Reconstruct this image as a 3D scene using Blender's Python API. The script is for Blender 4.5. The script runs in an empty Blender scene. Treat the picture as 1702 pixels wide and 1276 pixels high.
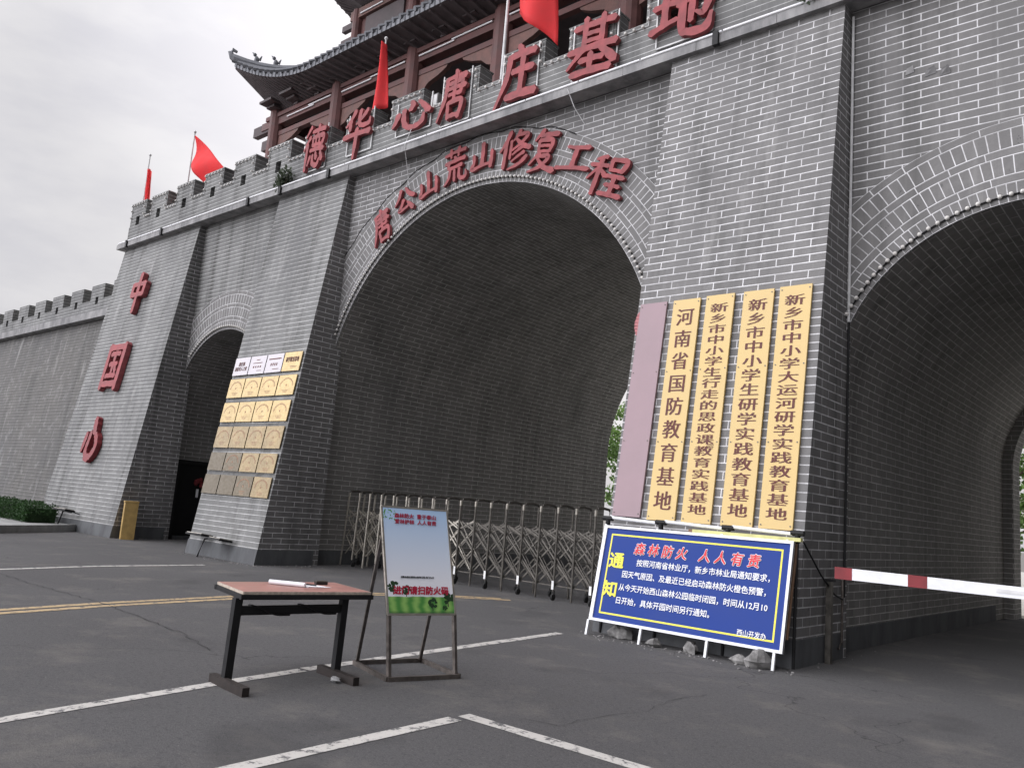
import bpy, bmesh, math, random
from mathutils import Vector, Matrix
R = math.radians
random.seed(7)
scene = bpy.context.scene
C = scene.collection

# ------------------------------------------------------------------ camera
cam_d = bpy.data.cameras.new("camera"); cam = bpy.data.objects.new("camera", cam_d); C.objects.link(cam)
RT = ((0.75221, 0.65431, 0.07793), (-0.04190, 0.16554, -0.98531), (-0.65760, 0.73789, 0.15194))
m = Matrix(((RT[0][0], -RT[1][0], -RT[2][0], 0), (RT[0][1], -RT[1][1], -RT[2][1], 0),
            (RT[0][2], -RT[1][2], -RT[2][2], 1.6), (0, 0, 0, 1)))
cam.matrix_world = m
cam_d.sensor_width = 36; cam_d.lens = 28.86; cam_d.clip_start = 0.05; cam_d.clip_end = 3000
scene.camera = cam

# ------------------------------------------------------------------ sky, sun, exposure
SUN_EL, SUN_AZ = 37.0, -37.5          # azimuth measured from +Y towards +X
world = bpy.data.worlds.new("World"); scene.world = world; world.use_nodes = True
wn = world.node_tree; wn.nodes.clear()
def wnode(t, **k):
    n = wn.nodes.new(t)
    for a, b in k.items(): setattr(n, a, b)
    return n
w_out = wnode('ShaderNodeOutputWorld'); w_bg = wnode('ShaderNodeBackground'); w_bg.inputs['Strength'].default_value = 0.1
sky = wnode('ShaderNodeTexSky', sky_type='NISHITA', sun_disc=False, sun_elevation=R(SUN_EL), sun_rotation=R(SUN_AZ),
            air_density=1.2, dust_density=5.0, ozone_density=1.0, altitude=80)
tc = wnode('ShaderNodeTexCoord'); mp = wnode('ShaderNodeMapping'); mp.inputs['Scale'].default_value = (1.6, 1.6, 4.5)
nz = wnode('ShaderNodeTexNoise'); nz.inputs['Scale'].default_value = 2.2; nz.inputs['Detail'].default_value = 7; nz.inputs['Roughness'].default_value = 0.55
rmp = wnode('ShaderNodeMapRange'); rmp.inputs['From Min'].default_value = 0.38; rmp.inputs['From Max'].default_value = 0.68
rmp.inputs['To Min'].default_value = 0.93; rmp.inputs['To Max'].default_value = 0.99
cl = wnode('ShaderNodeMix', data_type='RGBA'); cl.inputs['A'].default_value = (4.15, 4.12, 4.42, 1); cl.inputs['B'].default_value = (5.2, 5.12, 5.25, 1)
# bright lobe added to the left-front sky, out of view, to light the fronts
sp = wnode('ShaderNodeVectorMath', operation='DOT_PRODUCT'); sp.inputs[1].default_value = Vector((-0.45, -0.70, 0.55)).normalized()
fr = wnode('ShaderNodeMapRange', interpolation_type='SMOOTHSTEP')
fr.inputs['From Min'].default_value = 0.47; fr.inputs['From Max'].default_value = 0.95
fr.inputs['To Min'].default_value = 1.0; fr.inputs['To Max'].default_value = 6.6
# added dimming of the sky towards +X, so right-facing walls turn darker
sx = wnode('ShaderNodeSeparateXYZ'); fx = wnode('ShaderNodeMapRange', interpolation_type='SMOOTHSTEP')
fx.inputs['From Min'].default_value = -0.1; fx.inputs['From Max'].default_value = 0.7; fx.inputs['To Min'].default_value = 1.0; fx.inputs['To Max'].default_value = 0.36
# brighter veil round the hidden sun
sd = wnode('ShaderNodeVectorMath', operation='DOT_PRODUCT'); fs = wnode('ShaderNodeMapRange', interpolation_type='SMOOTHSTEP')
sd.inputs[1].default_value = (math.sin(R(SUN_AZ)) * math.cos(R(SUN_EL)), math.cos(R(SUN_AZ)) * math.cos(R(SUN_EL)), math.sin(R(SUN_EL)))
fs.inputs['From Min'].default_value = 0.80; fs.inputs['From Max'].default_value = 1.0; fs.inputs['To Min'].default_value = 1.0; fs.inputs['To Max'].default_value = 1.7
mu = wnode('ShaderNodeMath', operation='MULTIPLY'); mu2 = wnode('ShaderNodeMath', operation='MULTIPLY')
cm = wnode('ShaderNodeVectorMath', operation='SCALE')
mx = wnode('ShaderNodeMix', data_type='RGBA')
L = wn.links.new
L(tc.outputs['Generated'], mp.inputs['Vector']); L(mp.outputs['Vector'], nz.inputs['Vector'])
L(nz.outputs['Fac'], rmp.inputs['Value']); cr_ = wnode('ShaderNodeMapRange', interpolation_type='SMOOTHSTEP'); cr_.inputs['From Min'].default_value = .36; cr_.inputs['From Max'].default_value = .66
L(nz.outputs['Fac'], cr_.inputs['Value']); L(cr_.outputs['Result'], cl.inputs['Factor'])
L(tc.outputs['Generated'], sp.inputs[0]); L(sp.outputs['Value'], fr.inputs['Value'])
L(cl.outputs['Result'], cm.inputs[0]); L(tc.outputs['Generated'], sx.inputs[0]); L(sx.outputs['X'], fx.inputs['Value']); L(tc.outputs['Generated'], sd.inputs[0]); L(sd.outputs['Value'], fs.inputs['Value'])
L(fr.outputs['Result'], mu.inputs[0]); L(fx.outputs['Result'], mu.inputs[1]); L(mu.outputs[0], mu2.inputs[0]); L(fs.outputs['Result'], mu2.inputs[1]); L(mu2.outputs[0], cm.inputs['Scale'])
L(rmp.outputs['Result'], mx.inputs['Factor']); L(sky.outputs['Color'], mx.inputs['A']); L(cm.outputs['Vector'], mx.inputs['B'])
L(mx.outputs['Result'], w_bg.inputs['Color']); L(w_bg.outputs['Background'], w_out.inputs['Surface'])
sun_d = bpy.data.lights.new("sun", 'SUN'); sun_d.energy = 3.2; sun_d.angle = R(0.6); sun_d.color = (1.0, 0.94, 0.85)
sun = bpy.data.objects.new("sun", sun_d); C.objects.link(sun)
sdir = Vector((math.sin(R(SUN_AZ)) * math.cos(R(SUN_EL)), math.cos(R(SUN_AZ)) * math.cos(R(SUN_EL)), math.sin(R(SUN_EL))))
sun.rotation_euler = sdir.to_track_quat('Z', 'Y').to_euler(); sun.location = (-12, 30, 60)
scene.view_settings.view_transform = 'Standard'; scene.view_settings.look = 'None'
scene.view_settings.exposure = 0.55; scene.view_settings.gamma = 1.0
scene.render.engine = 'CYCLES'; scene.cycles.max_bounces = 8; scene.cycles.diffuse_bounces = 5

# ------------------------------------------------------------------ helpers
class MB:
    """collects polygons with metric UVs and builds ONE mesh object"""
    def __init__(s): s.v = []; s.f = []; s.uv = []; s.mi = []
    def poly(s, pts, uvs=None, m=0):
        pts = [Vector(p) for p in pts]
        if uvs is None:
            n = Vector((0, 0, 0))
            for i in range(len(pts)):
                n += pts[i].cross(pts[(i + 1) % len(pts)])
            a = (abs(n.x), abs(n.y), abs(n.z))
            if a[2] >= max(a[0], a[1]) * 1.5: uvs = [(p.x, p.y) for p in pts]
            elif a[0] > a[1]: uvs = [(p.y, p.z) for p in pts]
            else: uvs = [(p.x, p.z) for p in pts]
        b = len(s.v); s.v += pts; s.f.append(tuple(range(b, b + len(pts)))); s.uv.append(uvs); s.mi.append(m)
    def hexa(s, a, b, c, d, e, f, g, h, m=0):      # bottom abcd (ccw from above), top efgh
        for q in ((d, c, b, a), (e, f, g, h), (a, b, f, e), (b, c, g, f), (c, d, h, g), (d, a, e, h)): s.poly(q, None, m)
    def box(s, x0, x1, y0, y1, z0, z1, m=0, M=None):
        P = [(x0, y0, z0), (x1, y0, z0), (x1, y1, z0), (x0, y1, z0), (x0, y0, z1), (x1, y0, z1), (x1, y1, z1), (x0, y1, z1)]
        if M is not None: P = [M @ Vector(p) for p in P]
        s.hexa(*P, m=m)
    def bar(s, p, q, w, h=None, m=0, up=(0, 0, 1)):  # rectangular bar from p to q
        p, q = Vector(p), Vector(q); h = h or w
        d = (q - p).normalized(); u = Vector(up)
        if abs(d.dot(u)) > .97: u = Vector((0, 1, 0))
        a = d.cross(u).normalized() * (w / 2); b = a.cross(d).normalized() * (h / 2)
        P = [p - a - b, p + a - b, q + a - b, q - a - b, p - a + b, p + a + b, q + a + b, q - a + b]
        s.hexa(*P, m=m)
    def tube(s, pts, r, n=8, m=0, caps=True):
        pts = [Vector(p) for p in pts]; rings = []
        for i, p in enumerate(pts):
            d = (pts[min(i + 1, len(pts) - 1)] - pts[max(i - 1, 0)]).normalized()
            u = Vector((0, 0, 1)) if abs(d.z) < .9 else Vector((0, 1, 0))
            a = d.cross(u).normalized(); b = a.cross(d)
            rr = r[i] if isinstance(r, (list, tuple)) else r
            rings.append([p + (a * math.cos(2 * math.pi * k / n) + b * math.sin(2 * math.pi * k / n)) * rr for k in range(n)])
        for i in range(len(rings) - 1):
            for k in range(n):
                s.poly((rings[i][k], rings[i][(k + 1) % n], rings[i + 1][(k + 1) % n], rings[i + 1][k]), None, m)
        if caps: s.poly(rings[0][::-1], None, m); s.poly(rings[-1], None, m)
    def ball(s, c, r, sx=1, sy=1, sz=1, nu=10, nv=6, jit=0, m=0, half=False):
        g = []
        for j in range(nv + 1):
            t = math.pi * j / nv * (.5 if half else 1)
            row = []
            for i in range(nu):
                a = 2 * math.pi * i / nu; k = r * (1 + (random.uniform(-jit, jit) if 0 < j < nv else 0))
                row.append((c[0] + k * sx * math.sin(t) * math.cos(a), c[1] + k * sy * math.sin(t) * math.sin(a), c[2] + k * sz * math.cos(t)))
            g.append(row)
        for j in range(nv):
            for i in range(nu):
                q = (g[j][i], g[j + 1][i], g[j + 1][(i + 1) % nu], g[j][(i + 1) % nu])
                if j == 0: q = (g[0][0], q[1], q[2])
                elif j == nv - 1 and not half: q = (q[0], g[nv][0], q[3])
                s.poly(q, None, m)
    def build(s, name, mats, parent=None, smooth=False, M=None, merge=False):
        me = bpy.data.meshes.new(name)
        vs = s.v if M is None else [M @ v for v in s.v]
        me.from_pydata([tuple(v) for v in vs], [], s.f)
        ul = me.uv_layers.new(name="UVMap"); k = 0
        for u in s.uv:
            for t in u: ul.data[k].uv = t; k += 1
        if not isinstance(mats, (list, tuple)): mats = [mats]
        for x in mats: me.materials.append(x)
        for p, i in zip(me.polygons, s.mi): p.material_index = i; p.use_smooth = smooth
        if merge:
            bm = bmesh.new(); bm.from_mesh(me); bmesh.ops.remove_doubles(bm, verts=bm.verts, dist=1e-4); bm.to_mesh(me); bm.free()
        me.update()
        o = bpy.data.objects.new(name, me); C.objects.link(o)
        if parent: o.parent = parent; o.matrix_parent_inverse = parent.matrix_basis.inverted()
        return o
def tag(o, label=None, cat=None, group=None, kind=None):
    if label: o['label'] = label
    if cat: o['category'] = cat
    if group: o['group'] = group
    if kind: o['kind'] = kind
    return o
def thing(name, label, cat, loc=(0, 0, 0), group=None):
    o = bpy.data.objects.new(name, None); o.location = loc; C.objects.link(o); o.empty_display_size = .2
    return tag(o, label, cat, group)

# ------------------------------------------------------------------ materials
class NT:
    def __init__(s, name, rough=.7, metal=0, spec=.3):
        s.m = bpy.data.materials.new(name); s.m.use_nodes = True; s.t = s.m.node_tree
        s.b = s.t.nodes['Principled BSDF']; s.b.inputs['Roughness'].default_value = rough; s.b.inputs['Metallic'].default_value = metal
        s.b.inputs['Specular IOR Level'].default_value = spec
    def n(s, t, ins=None, **k):
        x = s.t.nodes.new(t)
        for a, b in k.items(): setattr(x, a, b)
        for a, b in (ins or {}).items():
            if hasattr(b, 'is_output'): s.t.links.new(b, x.inputs[a])
            else: x.inputs[a].default_value = b
        return x
    def link(s, a, b): s.t.links.new(a, b)
    def noise(s, vec, scale, detail=4, rough=.55):
        return s.n('ShaderNodeTexNoise', {'Vector': vec, 'Scale': scale, 'Detail': detail, 'Roughness': rough}).outputs['Fac']
    def rng(s, v, a, b, c, d):
        return s.n('ShaderNodeMapRange', {'Value': v, 'From Min': a, 'From Max': b, 'To Min': c, 'To Max': d}).outputs['Result']
    def mix(s, f, a, b, mode='MIX'):
        return s.n('ShaderNodeMix', {'Factor': f, 'A': a, 'B': b}, data_type='RGBA', blend_type=mode).outputs['Result']
    def coord(s, k='Object'): return s.n('ShaderNodeTexCoord').outputs[k]
    def map(s, v, sc=(1, 1, 1), loc=(0, 0, 0)): return s.n('ShaderNodeMapping', {'Vector': v, 'Scale': sc, 'Location': loc}).outputs['Vector']
    def col(s, c): s.link(c, s.b.inputs['Base Color'])
    def bump(s, h, st=.3, d=.01):
        s.link(s.n('ShaderNodeBump', {'Height': h, 'Strength': st, 'Distance': d}).outputs['Normal'], s.b.inputs['Normal'])
def V4(c): return (c[0], c[1], c[2], 1)
def plain(name, c, rough=.6, metal=0, var=.18, scale=6, spec=.3, bump=0):
    t = NT(name, rough, metal, spec); g = t.coord()
    f = t.noise(g, scale, 5); d = tuple(x * (1 - var) for x in c); l = tuple(min(1, x * (1 + var)) for x in c)
    t.col(t.mix(t.rng(f, .3, .7, 0, 1), V4(d), V4(l)))
    t.link(t.rng(f, .3, .7, max(.05, rough - .1), min(1, rough + .1)), t.b.inputs['Roughness'])
    if bump: t.bump(t.noise(g, scale * 6, 3), bump, .005)
    return t.m
BRW, BRH = .476, .1175
def brick(name, bw=BRW, bh=BRH, c1=(.208, .203, .200), c2=(.174, .17, .168), mort=(.66, .655, .665), ms=.0082, off=.5, stain=1.0, headers=1.0):
    t = NT(name, .82, 0, .25); uv = t.coord('UV'); ob = t.coord()
    # courses are laid by hand: a slight waviness of the joints
    wob = t.n('ShaderNodeVectorMath', {0: t.n('ShaderNodeTexNoise', {'Vector': uv, 'Scale': 1.3, 'Detail': 2}).outputs['Color'], 1: (-.5, -.5, -.5)}, operation='ADD').outputs[0]
    wob = t.n('ShaderNodeVectorMath', {0: wob, 1: (.02, .012, 0)}, operation='MULTIPLY').outputs[0]
    vec = t.n('ShaderNodeVectorMath', {0: uv, 1: wob}, operation='ADD').outputs[0]
    b = t.n('ShaderNodeTexBrick', {'Vector': vec, 'Color1': V4(c1), 'Color2': V4(c2), 'Mortar': V4(c2), 'Scale': 1, 'Mortar Size': ms,
                                   'Mortar Smooth': .15, 'Bias': -.1, 'Brick Width': bw, 'Row Height': bh}, offset=off)
    jf = b.outputs['Fac']
    if headers < 1:                                            # vertical joints mostly painted over: only the bed joints read
        b2 = t.n('ShaderNodeTexBrick', {'Vector': vec, 'Scale': 1, 'Mortar Size': ms, 'Mortar Smooth': .15, 'Brick Width': 400.0, 'Row Height': bh}, offset=0)
        jf = t.n('ShaderNodeMath', {0: t.n('ShaderNodeMath', {0: jf, 1: headers}, operation='MULTIPLY').outputs[0], 1: b2.outputs['Fac']}, operation='MAXIMUM').outputs[0]
    big = t.noise(t.map(ob, (.35, .35, .16)), 1.6, 6, .6)      # streaky weathering
    fine = t.noise(ob, 55, 3); mid = t.noise(ob, 3.5, 5, .65)
    face = t.mix(t.rng(fine, .25, .75, 0, .35), b.outputs['Color'], V4(tuple(x * .72 for x in c2)))
    face = t.mix(t.rng(big, .42, .72, 0, .55 * stain), face, (.085, .085, .088, 1))
    face = t.mix(t.rng(mid, .55, .8, 0, .35 * stain), face, (.33, .33, .325, 1))
    drip = t.noise(t.map(ob, (2.6, 2.6, .10)), 1.0, 5, .6)      # rain streaks running down from the ledge
    face = t.mix(t.rng(drip, .50, .72, 0, .6 * stain), face, (.07, .069, .066, 1))
    pale = t.noise(t.map(ob, (3.4, 3.4, .22), (7, 2, 5)), 1.0, 6, .65)   # lime bloom
    face = t.mix(t.rng(pale, .58, .78, 0, .45 * stain), face, (.36, .355, .345, 1))
    chip = t.n('ShaderNodeMath', {0: t.rng(t.noise(ob, 6.5, 4, .7), .665, .685, 0, .8), 1: t.rng(t.noise(ob, .9, 2), .5, .6, 0, 1)}, operation='MULTIPLY').outputs[0]
    face = t.mix(chip, face, (.07, .07, .072, 1))              # chipped render and missing corners
    wear = t.rng(mid, .32, .58, .35, 1)                        # joints missing / dirty here and there
    wear2 = t.n('ShaderNodeMath', {0: wear, 1: t.rng(big, .45, .75, 1, .45)}, operation='MULTIPLY').outputs[0]
    mf = t.n('ShaderNodeMath', {0: jf, 1: wear2}, operation='MULTIPLY').outputs[0]
    t.col(t.mix(mf, face, V4(mort)))
    t.bump(t.n('ShaderNodeMath', {0: t.rng(fine, .2, .8, 0, .3), 1: b.outputs['Fac']}, operation='SUBTRACT').outputs[0], .35, .006)
    return t.m
M_brick = brick('grey_brick')
M_brick_old = brick('weathered_brick', c1=(.205, .206, .202), c2=(.182, .183, .18), mort=(.55, .55, .545), ms=.0068, stain=1.35, headers=.12)
M_tunnel = brick('tunnel_brick', c1=(.25, .243, .232), c2=(.21, .204, .195), mort=(.62, .61, .59), ms=.0068, stain=.8)
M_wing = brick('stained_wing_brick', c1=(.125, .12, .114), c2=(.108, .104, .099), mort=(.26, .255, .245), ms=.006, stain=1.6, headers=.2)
M_sold = brick('soldier_brick', .125, .26, off=0, ms=.007, stain=.8)
M_hdr = brick('ring_stretcher_brick', .42, .11, off=0, ms=.007, stain=.8)
def concrete(name, c=(.33, .325, .325), dark=(.12, .12, .125)):
    t = NT(name, .85, 0, .2); g = t.coord()
    a = t.noise(t.map(g, (1, 1, .4)), 2.5, 7, .65); f = t.noise(g, 60, 3)
    t.col(t.mix(t.rng(a, .4, .72, 0, 1), t.mix(t.rng(f, .3, .7, 0, .3), V4(c), V4(tuple(x * .7 for x in c))), V4(dark))); t.bump(f, .25, .004)
    return t.m
M_conc = concrete('concrete'); M_plinth = concrete('plinth_render', (.12, .125, .13), (.07, .07, .075)); M_kerb = concrete('kerb_concrete', (.33, .33, .32), (.2, .2, .2))
def asphalt():
    t = NT('asphalt', .9, 0, .25); g = t.coord()
    big = t.noise(g, .28, 6, .6); mid = t.noise(g, 2.2, 6, .65); fine = t.noise(g, 85, 4, .75); grit = t.n('ShaderNodeTexVoronoi', {'Vector': g, 'Scale': 210}).outputs['Distance']
    c = t.mix(t.rng(big, .3, .7, 0, 1), (.058, .056, .058, 1), (.08, .078, .08, 1))
    c = t.mix(t.rng(mid, .5, .8, 0, .5), c, (.06, .058, .058, 1))
    c = t.mix(t.rng(fine, .42, .7, 0, .7), c, (.15, .147, .145, 1))
    c = t.mix(t.rng(grit, .0, .22, .65, 0), c, (.03, .029, .029, 1))
    c = t.mix(t.rng(t.noise(g, 24, 4, .7), .50, .70, 0, .55), c, (.035, .034, .035, 1))
    c = t.mix(t.rng(t.noise(t.map(g, (1, 1, 1), (3, 8, 1)), 40, 3, .8), .60, .72, 0, .6), c, (.21, .2, .19, 1))
    # pale dusty patches and dark oily tyre marks with their own outlines
    dust = t.noise(t.map(g, (1, 1, 1), (9, 3, 0)), .9, 8, .7)
    c = t.mix(t.rng(dust, .52, .72, 0, .5), c, (.18, .165, .148, 1))
    oil = t.noise(t.map(g, (1, 1, 1), (-31, 14, 0)), .55, 4, .5)
    c = t.mix(t.rng(oil, .62, .7, 0, .45), c, (.04, .039, .04, 1))
    # hairline cracks: the thin borders of large warped cells
    wv = t.n('ShaderNodeVectorMath', {0: g, 1: t.n('ShaderNodeVectorMath', {0: t.n('ShaderNodeTexNoise', {'Vector': g, 'Scale': 1.1, 'Detail': 6}).outputs['Color'], 'Scale': 1.2}, operation='SCALE').outputs[0]}, operation='ADD').outputs[0]
    cr = t.n('ShaderNodeTexVoronoi', {'Vector': wv, 'Scale': .16}, feature='DISTANCE_TO_EDGE').outputs['Distance']
    gate = t.rng(t.noise(g, .35, 2), .46, .52, 0, 1)
    ck = t.n('ShaderNodeMath', {0: t.rng(cr, .0005, .0018, .5, 0), 1: gate}, operation='MULTIPLY').outputs[0]
    c = t.mix(ck, c, (.018, .017, .017, 1))
    t.col(c)
    h = t.n('ShaderNodeMath', {0: fine, 1: ck}, operation='SUBTRACT').outputs[0]
    t.bump(h, .8, .008)
    return t.m
M_asph = asphalt()
def paint(name, c, worn=.52):
    t = NT(name, .75, 0, .3); g = t.coord(); a = t.noise(g, 9, 8, .75); b = t.noise(g, 70, 3); d = t.noise(g, 1.2, 3)
    v = t.mix(t.rng(d, .3, .7, 0, .35), V4(c), V4(tuple(x * .6 for x in c)))
    k = t.n('ShaderNodeMath', {0: t.rng(a, worn, worn + .07, 0, 1), 1: t.rng(b, .62, .75, 0, .6)}, operation='MAXIMUM').outputs[0]
    t.col(t.mix(k, v, (.1, .098, .1, 1))); t.bump(b, .3, .003)
    return t.m
M_white = paint('white_road_paint', (.5, .48, .45)); M_yel = paint('yellow_road_paint', (.46, .34, .19), .52)
M_red = plain('faded_red_paint', (.28, .075, .08), .65, 0, .3, 5, .2)
M_redd = plain('deep_red_paint', (.2, .03, .035), .55, 0, .2, 5)
M_gold = plain('gold_board_paint', (.57, .405, .15), .38, 0, .05, 1.2, .5)
M_brown = plain('maroon_lettering', (.105, .03, .025), .55, 0, .1)
M_pink = plain('faded_pink_board', (.31, .225, .245), .55, 0, .08, 1.5)
M_blue = plain('blue_vinyl', (.022, .05, .23), .6, 0, .05, 2, .15)
M_yvin = plain('yellow_vinyl', (.78, .7, .08), .45, 0, .05); M_wvin = plain('white_vinyl', (.82, .83, .85), .45, 0, .04); M_rvin = plain('red_vinyl', (.62, .03, .04), .45, 0, .06)
M_wframe = plain('white_enamel', (.72, .73, .75), .35, 0, .08, 8, .5)
M_black = plain('black_paint', (.015, .015, .016), .55, 0, .3, 9, .2); M_dark = plain('dark_void_paint', (.008, .008, .009), .8)
M_steel = plain('dull_stainless_steel', (.40, .375, .33), .36, .7, .2, 10); M_steeld = plain('dark_steel', (.115, .107, .096), .42, .65, .3, 12)
M_iron = plain('grey_brown_iron', (.12, .105, .095), .5, .55, .35, 14)
M_rubber = plain('black_rubber', (.02, .02, .02), .8); M_tagw = plain('white_tag', (.75, .75, .75), .5)
M_table = plain('worn_red_laminate', (.33, .165, .14), .45, 0, .22, 7, .4); M_edge = plain('chipped_board_edge', (.42, .36, .3), .8, 0, .3, 30)
M_rust = plain('rusty_brown_steel', (.03, .024, .022), .75, .1, .4, 16, .3, .3)
M_paper = plain('paper', (.82, .82, .85), .7, 0, .03); M_rock = plain('rough_grey_rock', (.2, .195, .19), .9, 0, .5, 9, .2, .8)
M_cable = plain('white_cable_sheath', (.6, .6, .6), .5); M_bulb = plain('frosted_bulb', (.62, .6, .57), .3, 0, .12, 8, .5)
M_led = plain('white_light_tube', (.8, .8, .82), .35, 0, .04)
M_wood = plain('dark_red_timber', (.11, .05, .047), .65, 0, .3, 3); M_wood2 = plain('brown_carved_timber', (.14, .075, .065), .7, 0, .3, 6); M_timd = plain('shadow_brown_timber', (.085, .07, .072), .75, 0, .3, 3)
M_box = plain('yellow_ochre_paint', (.4, .27, .1), .5, 0, .22, 5)
M_flag = plain('red_flag_cloth', (.72, .045, .05), .8, 0, .08, 3)
def fabric_translucent(m):
    nt = m.node_tree; b = nt.nodes['Principled BSDF']; tr = nt.nodes.new('ShaderNodeBsdfTranslucent'); tr.inputs[0].default_value = (.8, .06, .06, 1)
    mxn = nt.nodes.new('ShaderNodeMixShader'); mxn.inputs[0].default_value = .28; o = nt.nodes['Material Output']
    nt.links.new(b.outputs[0], mxn.inputs[1]); nt.links.new(tr.outputs[0], mxn.inputs[2]); nt.links.new(mxn.outputs[0], o.inputs[0])
fabric_translucent(M_flag)
def brass(name, c, tarn):
    t = NT(name, .34, .55, .5); g = t.coord(); a = t.noise(g, 2.6, 5, .6); b = t.noise(g, 14, 4)
    t.col(t.mix(t.rng(a, .35 - tarn * .25, .75 - tarn * .4, 0, 1 * min(1, .15 + tarn)), V4(c), (.09, .072, .046, 1)))
    t.link(t.rng(b, .3, .7, .28, .5), t.b.inputs['Roughness']); return t.m
M_brass = [brass('polished_brass_plate', (.40, .295, .135), .06), brass('dulled_brass_plate', (.27, .20, .1), .3), brass('tarnished_brass_plate', (.19, .145, .075), .75), brass('blackened_brass_plate', (.13, .10, .057), .95)]
M_plate_w = plain('pale_silver_plate', (.42, .395, .42), .4, .15, .06, 2, .5)
M_engr = plain('engraved_red_brown', (.3, .16, .1), .6)
def tiles():
    t = NT('grey_roof_tile', .7, 0, .3); uv = t.coord('UV'); g = t.coord()
    w = t.n('ShaderNodeTexWave', {'Vector': uv, 'Scale': 1.6, 'Distortion': .4}, bands_direction='X'); f = t.noise(g, 4, 5)
    t.col(t.mix(t.rng(f, .3, .7, 0, 1), (.13, .135, .15, 1), (.22, .225, .245, 1))); t.bump(w.outputs['Fac'], 1, .08); return t.m
M_tile = tiles()
M_tilep = plain('grey_ridge_tile', (.16, .165, .18), .7, 0, .25, 4)
def leafmat(name, c, tr=.35):
    t = NT(name, .6, 0, .25); g = t.coord(); f = t.noise(g, 2.2, 4)
    t.col(t.mix(t.rng(f, .3, .7, 0, 1), V4(tuple(x * .55 for x in c)), V4(tuple(min(1, x * 1.6) for x in c))))
    nt = t.t; tb = t.n('ShaderNodeBsdfTranslucent'); tb.inputs[0].default_value = V4(tuple(min(1, x * 2.2) for x in c))
    mxn = t.n('ShaderNodeMixShader', {0: tr}); nt.links.new(t.b.outputs[0], mxn.inputs[1]); nt.links.new(tb.outputs[0], mxn.inputs[2]); nt.links.new(mxn.outputs[0], nt.nodes['Material Output'].inputs[0])
    return t.m
M_leaf = leafmat('green_leaves', (.07, .12, .035)); M_hedge = leafmat('dark_hedge_leaves', (.022, .05, .016), .2); M_weed = leafmat('dusty_weed_leaves', (.06, .075, .05), .2)
M_bark = plain('brown_bark', (.09, .07, .055), .9, 0, .3, 8)

# ------------------------------------------------------------------ ground and painted lines
g = MB(); g.poly([(-700, -400, 0), (700, -400, 0), (700, 900, 0), (-700, 900, 0)])
tag(g.build('ground', M_asph), kind='structure')
def line_strip(pts, w, z=.004, bulge=0):
    b = MB(); pts = [Vector((p[0], p[1], z)) for p in pts]
    fine = []
    for i in range(len(pts) - 1):
        n = max(1, int((pts[i + 1] - pts[i]).length / .25))
        for k in range(n): fine.append(pts[i].lerp(pts[i + 1], k / n))
    fine.append(pts[-1]); prev = None
    for i, p in enumerate(fine):
        d = (fine[min(i + 1, len(fine) - 1)] - fine[max(i - 1, 0)]).normalized(); a = Vector((-d.y, d.x, 0))
        e = (p + a * (w / 2 + random.uniform(-.006, .006)), p - a * (w / 2 + random.uniform(-.006, .006)))
        if prev: b.poly((prev[0], prev[1], e[1], e[0]))
        prev = e
    return b
tag(line_strip([(-5.6, -1.4), (-6.10, 2.13), (-6.40, 3.77), (-6.545, 4.76)], .13).build('road_marking', M_white), kind='structure')
tag(line_strip([(-6.56, 4.80), (-6.72, 6.3), (-7.04, 9.28)], .14).build('road_marking', M_white), kind='structure')
tag(line_strip([(-3.9, -1.5), (-4.44, 2.81), (-4.56, 4.76)], .14).build('road_marking', M_white), kind='structure')
tag(line_strip([(-4.60, 4.90), (-3.03, 4.95), (1.5, 5.05)], .14).build('road_marking', M_white), kind='structure')
yl = [(-9.6, -1), (-10.85, 3.55), (-11.15, 4.9), (-11.45, 7.0), (-11.42, 9.3), (-10.9, 10.6), (-10.2, 11.6)]
for dx in (0, .24):
    tag(line_strip([(x + dx, y) for x, y in yl], .14).build('road_marking', M_yel), kind='structure')
tag(line_strip([(-13.6, -1), (-15.27, 4.94), (-15.8, 6.7), (-16.08, 8.96)], .13).build('road_marking', M_white), kind='structure')

pv = MB(); pv.poly([(-60, 24.6, .004), (40, 24.6, .004), (40, 75, .004), (-60, 75, .004)]); tag(pv.build('bounce_sheet', M_kerb), kind='structure')  # unseen pale sheet added behind the gate to bounce sunlight into the tunnels
def crack(pts, w):
    rnd = random.Random(9); P = []
    for a, c in zip(pts, pts[1:]):
        n = max(2, int(math.hypot(c[0] - a[0], c[1] - a[1]) / .12))
        for k in range(n): P.append((a[0] + (c[0] - a[0]) * k / n + rnd.uniform(-.03, .03), a[1] + (c[1] - a[1]) * k / n + rnd.uniform(-.03, .03)))
    b = MB()
    for (a, c) in zip(P, P[1:]):
        w1 = w * rnd.uniform(.3, 1.2); l = math.hypot(c[0] - a[0], c[1] - a[1]) or 1; nx, ny = -(c[1] - a[1]) / l * w1, (c[0] - a[0]) / l * w1; b.poly([(a[0] - nx, a[1] - ny, .006), (c[0] - nx, c[1] - ny, .006), (c[0] + nx, c[1] + ny, .006), (a[0] + nx, a[1] + ny, .006)])
    return b
M_crack = plain('dark_crack_dirt', (.03, .029, .029), .95)
for pts, w in (([(-16, 4.75), (-13.4, 4.74), (-11, 4.86), (-8.7, 4.7), (-7.6, 4.48)], .007), ([(-4.4, 5.15), (-3.99, 5.34), (-3.98, 5.9), (-3.85, 6.36), (-3.97, 6.93), (-3.9, 7.7)], .0035)): tag(crack(pts, w).build('road_crack', M_crack), kind='structure')
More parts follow.
